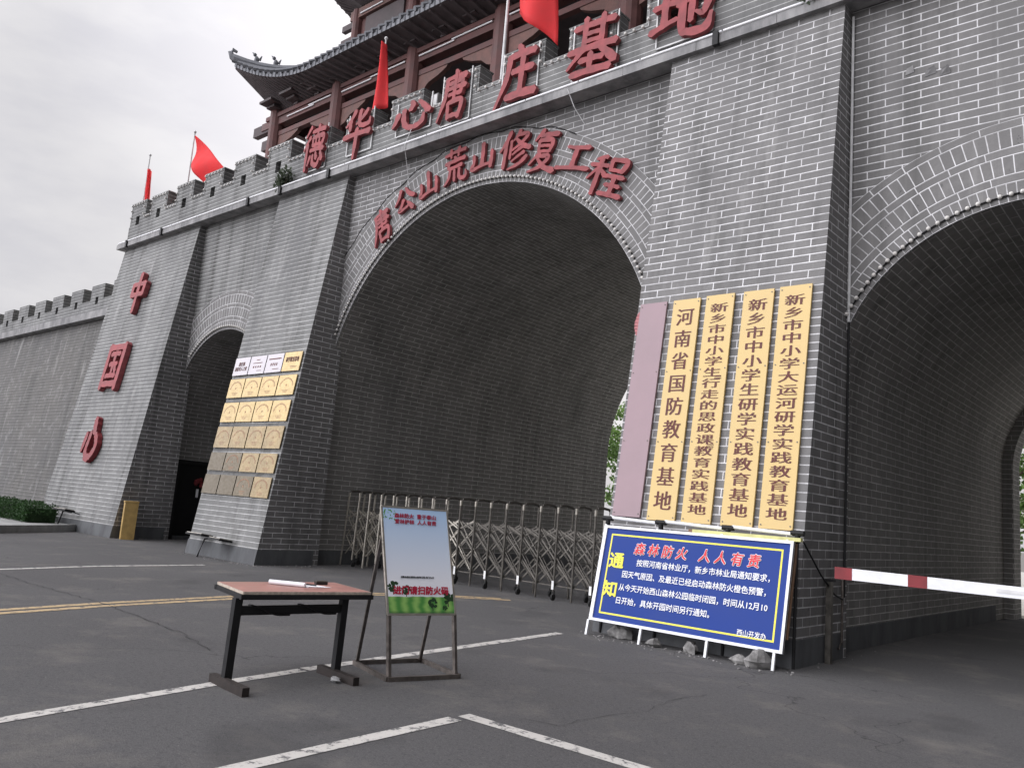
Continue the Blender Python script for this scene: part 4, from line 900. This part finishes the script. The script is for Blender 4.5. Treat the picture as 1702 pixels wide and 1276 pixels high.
cu, cz = .355, 1.06; MA = frame_M(af(cu, cz), E, (af(0, 1.5) - af(0, .55)).normalized()); MA = Matrix(((E.x, 0, 0, 0), (E.y, 0, 0, 0), (E.z, 0, 0, 0), (0, 0, 0, 1))); _u = (af(0, 1.5) - af(0, .6)).normalized(); MA = Matrix(((E.x, _u.x, OUTA.x, af(cu, cz).x), (E.y, _u.y, OUTA.y, af(cu, cz).y), (E.z, _u.z, OUTA.z, af(cu, cz).z), (0, 0, 0, 1))); pw, ph = .355, .49 / UPA.z
def poster_mat():
    t = NT('printed_poster', .35, 0, .4); uv = t.coord('UV'); v = t.n('ShaderNodeSeparateXYZ', {0: uv}).outputs['Y']; nn = t.noise(uv, 5, 5)
    skyc = t.mix(t.rng(v, .3, 1.0, 0, 1), (.90, .91, .97, 1), (.46, .66, .93, 1))
    v2 = t.n('ShaderNodeMath', {0: v, 1: t.rng(nn, 0, 1, -.012, .012)}, operation='ADD').outputs[0]
    w_ = t.n('ShaderNodeTexWave', {'Vector': t.map(uv, (1.2, 5, 1)), 'Scale': 2.2, 'Distortion': 3}).outputs['Fac']
    gr = t.mix(w_, (.07, .27, .05, 1), (.28, .52, .13, 1)); gr = t.mix(t.rng(v2, 0, .035, 1, 0), gr, (.03, .07, .035, 1))
    t.col(t.mix(t.rng(v2, .158, .166, 0, 1), gr, skyc)); return t.m
b = MB(); q = [(-pw, -ph), (pw, -ph), (pw, ph), (-pw, ph)]
b.poly([MA @ Vector((x, y, .004)) for x, y in q], [(0, 0), (.72, 0), (.72, 1), (0, 1)]); b.poly([MA @ Vector((x, y, -.004)) for x, y in q[::-1]])
for i in range(4):
    a, c = q[i], q[(i + 1) % 4]; b.poly([MA @ Vector((a[0], a[1], -.004)), MA @ Vector((c[0], c[1], -.004)), MA @ Vector((c[0], c[1], .004)), MA @ Vector((a[0], a[1], .004))])
pst = b.build('poster', poster_mat(), st)
b = MB()
for a, c in zip(q, q[1:] + q[:1]): b.bar(MA @ Vector((a[0], a[1], 0)), MA @ Vector((c[0], c[1], 0)), .016, .02)
b.build('poster_frame', M_steel, st)
def atext(txt, ua, ub, z, h, mat, off=.025, fit='line', name='lettering'):
    b = MB(); text_mb(b, txt, frame_M(af((ua + ub) / 2, z, .0055), E, UPA), ub - ua, h, bold=off, fit=fit); return b.build(name, mat, st)
M_prt = plain('printed_crimson', (.5, .02, .06), .4, 0, .05)
for (t1, t2_, z) in (('森林防火', '重于泰山', 1.468), ('爱林护林', '人人有责', 1.413)):
    atext(t1, .13, .335, z, .042, M_prt); atext(t2_, .37, .575, z, .042, M_prt)
atext('卫辉市唐庄镇西山森林公园-北门入口', .15, .50, .905, .018, M_black, .004)
atext('进门请扫防火码', .07, .65, .785, .07, M_prt, .04)
def printed_tree(u, z, s, dark, seed):
    rnd = random.Random(seed); b = MB()
    b.poly([af(u - .05 * s, z - .5 * s, .0047), af(u + .05 * s, z - .5 * s, .0047), af(u + .03 * s, z, .0047), af(u - .03 * s, z, .0047)], [(0, 0)] * 4, 1)
    for k in range(26):
        a, r = rnd.uniform(0, 6.28), rnd.random() ** .5; x, y, q = r * math.cos(a) * .52 * s, r * math.sin(a) * .4 * s + .2 * s, rnd.uniform(.1, .2) * s
        b.poly([af(u + x + q * math.cos(j * 1.047 + a) * rnd.uniform(.7, 1.2), z + y + q * math.sin(j * 1.047 + a) * rnd.uniform(.6, 1), .005 + k * .00004) for j in range(6)], [(0, 0)] * 6, 0)
    b.build('printed_tree', [dark, M_bark], st)
mg1 = plain('printed_dark_green', (.02, .055, .02), .4, 0, .3, 60); mg2 = plain('printed_leaf_green', (.12, .34, .06), .4, 0, .3, 60)
for u, z, s, mm, sd in ((.068, .80, .105, mg1, 1), (.20, .775, .09, mg1, 2), (.47, .655, .10, mg1, 3), (.64, .70, .12, mg1, 4), (.60, .62, .05, mg1, 5)): printed_tree(u, z, s, mm, sd)
b = MB(); rnd = random.Random(3)
for k in range(30):
    u, z, q = .01 + rnd.random() ** 1.5 * .15, 1.515 - rnd.random() ** 1.3 * .09, rnd.uniform(.006, .014); a = rnd.uniform(0, 6)
    b.poly([af(u + q * math.cos(a + j * 1.57) * (1 if j % 2 else .5), z + q * math.sin(a + j * 1.57) * (1 if j % 2 else .5), .005 + k * .00004) for j in range(4)], [(0, 0)] * 4)
b.build('printed_leaves', mg2, st)

# ------------------------------------------------------------------ retractable gate across the main arch
rg = thing('retractable_gate', 'folding stainless steel trellis gate with hooped posts across the middle arch', 'gate', (-12.4, 12.8, 0))
gx = [-16.15, -15.75, -15.37, -14.95, -14.52, -14.08, -13.66, -13.22, -12.79, -12.36, -11.92, -11.49, -11.05, -10.61, -10.17, -9.74, -9.31, -8.87, -8.44, -8.0, -7.6]
YF, YBk, ZT = 12.55, 13.02, 1.72
for i, x in enumerate(gx):
    lean = -.09 * max(0, 1 - i / 3)
    wheel = (i % 2 == 1)
    b = MB(); b.tube([(x + lean, YF, .16 if wheel else .01), (x, YF, ZT)], .022, 8); b.build('post', M_steeld if i > 7 else M_steel, rg, True)  # left posts in the lighter steel, the rest in the darker one
    b = MB(); b.tube([(x + lean, YBk, .16 if not wheel else .01), (x, YBk, ZT)], .022, 8); b.build('post', M_steeld if i > 7 else M_steel, rg, True)
    b = MB(); b.tube([(x, YF, ZT - .1), (x, YF, ZT + .005), (x, YF + .04, ZT + .035), (x, (YF + YBk) / 2, ZT + .055), (x, YBk - .04, ZT + .035), (x, YBk, ZT + .005)], .026, 8); b.build('hoop', M_steeld, rg, True)
    b = MB(); b.tube([(x, YF, ZT - .1), (x, YF, ZT + .01)], .027, 8); b.build('post_cap', M_steel, rg, True)
    yw = YF if wheel else YBk
    w = MB(); w.tube([(x - .018, yw, .06), (x + .018, yw, .06)], .06, 14); w.bar((x, yw, .06), (x, yw, .18), .05, .03); w.build('caster', M_rubber, rg)
    if i > 8 and wheel:
        w = MB(); w.box(x - .026, x + .026, YF - .035, YF - .026, .2, .36); w.build('tag', M_tagw, rg)
for i in range(len(gx) - 1):
    xa, xb = gx[i], gx[i + 1]
    for yy, nm in ((YF + .03, 0), (YBk - .03, 1)):
        b = MB()
        for z0 in (.28, .72, 1.12):
            h = .42 if z0 < 1 else .2
            b.bar((xa, yy, z0 + h), (xb, yy, z0), .03, .014, up=(0, 1, 0)); b.bar((xa, yy + .02, z0), (xb, yy + .02, z0 + h), .03, .014, up=(0, 1, 0))
            b.bar(((xa + xb) / 2, yy + .01, z0 + h * .75), (xb, yy + .01, z0 + h * .2), .02, .012, up=(0, 1, 0))
        if i + 2 < len(gx):
            b.bar((xa, yy - .02, 1.34), (gx[i + 2], yy - .02, .30), .017, .012, up=(0, 1, 0)); b.bar((xa, yy + .035, .86), (gx[i + 1], yy + .035, .30), .017, .012, up=(0, 1, 0))
        if nm == 0 and i > 8: b.bar((xa, yy, .27), (xb, yy, .27), .016, .02)
        b.build('trellis', M_steel if i < 9 else M_steeld, rg)
# ------------------------------------------------------------------ barrier
bg = thing('barrier_gate', 'white barrier arm with red bands lowered across the right hand arch', 'barrier', (1.2, 9.5, 0))
Pa, Pb = Vector((-3.40, 9.5, 1.20)), Vector((1.1, 9.5, 1.19)); 
def arm(t0, t1, mat, nm, ex=0):
    b = MB(); p, q = Pa.lerp(Pb, t0), Pa.lerp(Pb, t1); hp, hq = .062 - .014 * t0 + ex, .062 - .014 * t1 + ex; y = .022 + ex
    P = [(p.x, p.y - y, p.z - hp), (q.x, q.y - y, q.z - hq), (q.x, q.y + y, q.z - hq), (p.x, p.y + y, p.z - hp), (p.x, p.y - y, p.z + hp), (q.x, q.y - y, q.z + hq), (q.x, q.y + y, q.z + hq), (p.x, p.y + y, p.z + hp)]
    b.hexa(*P); b.build(nm, mat, bg)
arm(0, 1, M_wframe, 'arm'); arm(-.002, .04, M_redd, 'red_band', .002); arm(.168, .21, M_redd, 'red_band', .002); arm(.62, .66, M_redd, 'red_band', .002)
b = MB(); b.bar(Pa.lerp(Pb, .35), Pa.lerp(Pb, .42), .052, .04); b.build('joint_sleeve', M_cable, bg)
b = MB(); b.box(1.0, 1.35, 9.55, 9.9, 0, 1.05); b.box(1.03, 1.32, 9.58, 9.87, 1.05, 1.3); b.build('housing', M_box, bg)
po = thing('iron_post', 'short dark iron post standing by the pillar at the right arch', 'post', (-4.02, 10.9, 0))
b = MB(); b.bar((-3.98, 10.9, 0), (-3.98, 10.9, 1.02), .07, .07); b.build('shaft', M_steeld, po); b = MB(); b.box(-4.04, -3.92, 10.86, 10.95, 1.02, 1.05); b.build('cap', M_black, po)
pi_ = MB(); pi_.tube([(-4.02, 11.45, 1.15), (-4.0, 11.42, .9), (-4.0, 11.42, .22), (-4.02, 11.36, .14)], .018, 8); o = pi_.build('drain_pipe', M_iron, None, True); tag(o, 'thin rusty pipe running down beside the iron post at the right arch', 'pipe')
b = MB(); b.tube([(-4.0, 10.06, 1.5), (-3.98, 10.6, 1.1), (-3.99, 11.1, .85), (-3.99, 11.4, .78)], .012, 6); o = b.build('hanging_cable', M_black, None, True); tag(o, 'slack black cable slung from the notice board to the pipe', 'cable')
b = MB(); b.tube([(-4.02, 11.55, 9.3), (-4.02, 11.55, 4.6)], .020, 8); b.tube([(-4.02, 11.55, 4.6), (-4.02, 11.53, .8)], .018, 8, 1); o = b.build('conduit', [M_cable, M_black], None, True); tag(o, 'conduit, white above and black below, in the corner left of the right arch', 'conduit')
b = MB(); b.tube([(-9.15, 11.18, 9.5), (-9.05, 11.3, 9.15), (-8.92, 11.5, 8.85)], .008, 5); o = b.build('hanging_wire', M_cable); tag(o, 'thin white wire looping from the string course left of 基', 'wire')
b = MB(); b.tube([(-13.75, 11.42, 10.3), (-13.75, 11.17, 9.5), (-13.9, 11.5, 8.9), (-14.0, 11.55, 8.6)], .008, 5); o = b.build('hanging_wire', M_cable); tag(o, 'thin white wire hanging from the parapet beside 心 towards the arch ring', 'wire')
b = MB(); b.tube([(XC - (XR + 1.16) * math.cos(R(38 + 3.4 * k)), YR - .045, ZS + (XR + 1.16) * math.sin(R(38 + 3.4 * k)) - .03 * (k % 3)) for k in range(24)], .010, 5); o = b.build('arch_wire', M_black); tag(o, 'dark wire following the outer edge of the middle arch ring', 'wire')
# floodlights
def flood(x, y, z, label, direc, arm_to):
    t = thing('floodlight', label, 'floodlight', (x, y, z), 'flat floodlights on brackets')
    b = MB(); b.box(-.31, .31, -.16, .16, -.045, .0, M=Matrix.Translation((x, y, z)) @ Matrix.Rotation(direc, 4, 'Z') @ Matrix.Rotation(R(-8), 4, 'X')); b.box(-.29, .29, -.14, .14, .0, .012, M=Matrix.Translation((x, y, z)) @ Matrix.Rotation(direc, 4, 'Z') @ Matrix.Rotation(R(-8), 4, 'X'), m=1)
    b.build('lamp_body', [M_black, M_steel], t)
    b = MB(); b.tube([(x, y + .1, z - .03), arm_to], .016, 7); b.build('bracket', M_black, t)
flood(-18.25, 9.95, .50, 'flat floodlight left of the pair at the foot of the left pillar', R(5), (-18.0, 10.16, .44)); flood(-17.3, 9.95, .46, 'flat floodlight right of the pair at the foot of the left pillar', R(-6), (-17.6, 10.16, .44))
b = MB(); b.tube([(-17.75, 10.1, .46), (-17.8, 9.85, .42), (-17.95, 9.8, 0)], .022, 7); o = b.build('support_rod', M_black); tag(o, 'black rod propping the floodlights at the foot of the left pillar', 'rod')
flood(-25.9, 9.8, .62, 'flat floodlight at the foot of the corner bastion near the hedge', R(8), (-25.7, 10.16, .5))
b = MB(); b.tube([(-27.3, 9.95, .72), (-26.2, 9.85, .58), (-25.5, 9.85, .55)], .02, 7); b.tube([(-26.1, 9.85, .56), (-26.2, 9.75, 0)], .02, 7); o = b.build('support_rod', M_black); tag(o, 'bent black rod beside the hedge at the foot of the bastion', 'rod')
b = MB(); b.box(-.12, .12, -.1, .1, -.16, .16); b.box(-.1, .1, -.115, -.1, -.13, .13, 1); o = b.build('floodlight', [M_conc, M_cable]); o.location = (-13.45, 11.75, 10.72); tag(o, 'small grey floodlight on the merlon right of the character 心', 'floodlight')
# yellow box, door, poster
yb = thing('yellow_box', 'tall narrow ochre yellow box standing by the small left arch', 'box', (-23.0, 10.42, 0))
Mz = Matrix.Translation((-23.0, 10.42, 0)) @ Matrix.Rotation(R(-18), 4, 'Z')
b = MB(); b.box(-.17, .17, -.17, .17, 0, 1.0, M=Mz); b.build('body', M_box, yb); b = MB(); b.box(-.182, .182, -.182, .182, 1.0, 1.04, M=Mz); b.build('lid', M_box, yb)
XJ = SL - SRR
dr = thing('iron_door', 'black door in the side wall of the small left arch', 'door', (XJ, 12.6, 0))
b = MB(); b.box(XJ, XJ + .03, 12.02, 13.2, .1, 2.22); b.build('leaf', M_dark, dr)
b = MB(); b.box(XJ, XJ + .07, 11.9, 12.02, 0, 2.34); b.box(XJ, XJ + .07, 13.2, 13.32, 0, 2.34); b.box(XJ, XJ + .07, 12.02, 13.2, 2.22, 2.34); b.build('frame', M_black, dr)
b = MB(); b.box(XJ + .03, XJ + .16, 12.02, 13.2, 0, .1); b.build('step', M_plinth, dr)
b = MB()
for k in range(8): b.ball((XJ + .09 + .02 * random.random(), 12.55 + .2 * random.random(), 1.5 + .3 * random.random()), .06, 1, 1, 1, 7, 5, .2)
b.box(XJ + .1, XJ + .14, 12.6, 12.66, 1.25, 1.5, 1); o = b.build('door_ornament', [M_redd, M_paper]); tag(o, 'crumpled dark red ornament hanging on the black door', 'ornament')

# ------------------------------------------------------------------ flags
def flag(px, py, z0, z1, label, grid, thick=.012, mat=M_flag, r=.035):
    t = thing('flag', label, 'flag', (px, py, z0), 'red flags on the gate')
    b = MB(); b.tube([(px, py, z0), (px, py, z1)], [r, r * .6], 8); b.ball((px, py, z1), .05, nu=8); b.build('pole', M_cable, t, True)
    b = MB()
    for i in range(len(grid) - 1):
        for j in range(len(grid[0]) - 1): b.poly([grid[i][j], grid[i + 1][j], grid[i + 1][j + 1], grid[i][j + 1]])
    o = b.build('cloth', mat, t, True, merge=True); md = o.modifiers.new('thickness', 'SOLIDIFY'); md.thickness = thick; return t
# limp flag far left
def sheet(TLc, TRc, BLc, BRc, n=12, m_=10, amp=.1, fx=7, fy=3, sagx=0):
    g_ = []
    for q in range(n + 1):
        s = q / n; row = []
        for j in range(m_ + 1):
            t = j / m_; p = Vector(TLc).lerp(Vector(TRc), s).lerp(Vector(BLc).lerp(Vector(BRc), s), t); w = math.sin(math.pi * min(1, s * 1.1 + .1))
            p.y += amp * math.sin(fx * s + fy * t); p.z += sagx * math.sin(math.pi * s) * (1 - t) + .25 * amp * math.sin(fx * 1.3 * s + 2); row.append(tuple(p))
        g_.append(row)
    return g_
flag(-29.55, 12.2, 8.0, 13.45, 'furled red flag hanging limp on the leftmost pole behind the bastion', sheet((-29.48, 12.2, 12.9), (-29.36, 12.2, 12.8), (-29.28, 12.2, 10.5), (-28.82, 12.2, 10.4), 8, 8, .07, 9, 3))
flag(-26.25, 12.2, 9.5, 13.5, 'red flag blowing to the right above the bastion merlons', sheet((-26.27, 12.2, 13.38), (-23.6, 12.3, 11.45), (-26.17, 12.2, 12.4), (-24.95, 12.2, 11.1), 14, 10, .13, 6, 3, .05))
flag(-16.35, 12.3, 9.5, 13.6, 'red flag drooping in a long cone beside the character 华', sheet((-16.36, 12.2, 13.42), (-16.24, 12.2, 13.38), (-16.62, 12.2, 11.35), (-15.92, 12.2, 11.55), 12, 12, .09, 7, 1.5))
flag(-11.90, 12.2, 9.5, 15.2, 'large red flag on the white pole beside the character 庄', sheet((-11.86, 12.2, 14.7), (-10.55, 12.2, 13.6), (-11.62, 12.2, 12.55), (-10.45, 12.2, 11.42), 14, 12, .14, 6, 2), r=.045)

# ------------------------------------------------------------------ plants
def leaves(mb, c, rx, ry, rz, n, size, seed, shell=.5, m=0):
    rnd = random.Random(seed)
    for k in range(n):
        a, u = rnd.uniform(0, 6.283), rnd.uniform(-1, 1); r = shell + (1 - shell) * rnd.random(); q = math.sqrt(1 - u * u)
        p = Vector((c[0] + rx * r * q * math.cos(a), c[1] + ry * r * q * math.sin(a), c[2] + rz * r * u)); s = size * rnd.uniform(.6, 1.4)
        d = Vector((rnd.uniform(-1, 1), rnd.uniform(-1, 1), rnd.uniform(-.6, 1))).normalized(); e = d.cross(Vector((rnd.uniform(-1, 1), rnd.uniform(-1, 1), rnd.uniform(-1, 1)))).normalized() * s * .4
        mb.poly([p, p + d * s * .5 + e, p + d * s, p + d * s * .5 - e], None, m)
hd = thing('hedge', 'clipped dark green hedge in the planter before the fortress wall', 'hedge', (-29, 9.3, 0))
b = MB(); rnd = random.Random(5)
for k in range(9000):
    x = -26.3 - rnd.random() ** 1.2 * 8; f = rnd.random(); end = max(0, 1 - abs(x + 26.3) / .25)
    hz = .66 + .04 * math.sin(x * 3.1) + .03 * math.sin(x * 7.7) - .2 * end
    y, z = (8.95 + rnd.uniform(-.05, .08), rnd.uniform(.2, hz)) if f < .55 else (rnd.uniform(8.95, 9.85), hz + rnd.uniform(-.06, .04)) if f < .85 else (rnd.uniform(8.95, 9.9), rnd.uniform(.2, hz))
    p = Vector((x, y, z)); d = Vector((rnd.uniform(-1, 1), rnd.uniform(-1, .4), rnd.uniform(-.2, 1))).normalized() * rnd.uniform(.05, .1); e = d.cross(Vector((rnd.uniform(-1, 1), rnd.uniform(-1, 1), rnd.uniform(-1, 1)))).normalized() * .022
    b.poly([p, p + d * .5 + e, p + d, p + d * .5 - e])
b.box(-34, -26.45, 9.05, 9.8, .15, .58); b.build('foliage', M_hedge, hd)
pl = thing('planter_kerb', 'low concrete kerb around the hedge planter', 'kerb', (-27, 8, 0))
b = MB(); K = [(-23.6, 6.6), (-24.6, 8.4), (-25.7, 10.05)]
for a, c in zip(K, K[1:]): b.bar((a[0], a[1], .1), (c[0], c[1], .1), .16, .2)
b.bar((-23.6, 6.6, .1), (-40, 4.0, .1), .16, .2); b.build('kerb_stone', M_kerb, pl)
b = MB(); b.hexa((-40, 4, .0), (-23.7, 6.65, .0), (-25.75, 10.1, .0), (-40, 10.7, .0), (-40, 4, .17), (-23.7, 6.65, .17), (-25.75, 10.1, .17), (-40, 10.7, .17)); b.build('paving', M_kerb, pl)
def weed(name, p, r, n, label, seed):
    t = thing(name, label, 'plant', p); b = MB(); rnd = random.Random(seed)
    st_ = MB()
    for k in range(7):
        q = Vector((p[0] + rnd.uniform(-r, r), p[1] - rnd.uniform(0, .15), p[2] + rnd.uniform(.3, 1.3) * r)); st_.tube([p, Vector(p).lerp(q, .5) + Vector((0, -.03, .03)), q], [.008, .006, .003], 4)
    st_.build('stems', M_bark, t); leaves(b, (p[0], p[1] - .05, p[2] + r * .7), r, r * .5, r, n, .10, seed, .15); b.build('foliage', M_weed, t)
weed('parapet_weed', (-18.75, 11.32, 9.56), .36, 380, 'bushy weed growing on the string course left of the character 德', 2); weed('parapet_weed', (-4.55, 11.25, 9.56), .22, 200, 'small green weed at the right end of the string course', 4)
def tree(x, y, h, label, seed, cr=2.2):
    t = thing('leafy_tree', label, 'tree', (x, y, 0), 'trees behind the gate'); rnd = random.Random(seed)
    b = MB(); b.tube([(x, y, 0), (x + .1, y, h * .35), (x - .05, y + .1, h * .8)], [.2, .15, .05], 9)
    for k in range(7):
        a = k * 2.4; z = h * (.3 + .07 * k); b.tube([(x, y, z), (x + math.cos(a) * cr * .5, y + math.sin(a) * cr * .5, z + .7), (x + math.cos(a) * cr * .8, y + math.sin(a) * cr * .8, z + 1.2)], [.07, .04, .015], 6)
    b.build('trunk', M_bark, t); c = MB()
    for k in range(26):
        a, z, r = rnd.uniform(0, 6.28), rnd.uniform(.22, .97), rnd.random() ** .5; rr = cr * r * (1.1 - .6 * abs(z - .55))
        leaves(c, (x + rr * math.cos(a), y + rr * math.sin(a), h * z), .75, .75, .6, 130, .2, seed * 100 + k, .2)
    c.build('crown', M_leaf, t)
tree(-24.5, 38, 9.0, 'bright leafy tree seen through the far end of the middle arch, nearer one', 11); tree(-28, 46, 11, 'taller leafy tree further back beyond the middle arch', 12, 2.8); tree(-21.5, 44, 6.0, 'low bushy tree beyond the middle arch', 13)
tree(-7.5, 40, 6.5, 'leafy tree seen through the far end of the right arch', 14, 2.6); tree(-5.0, 46, 9, 'leafy tree further back beyond the right arch', 15, 2.8)
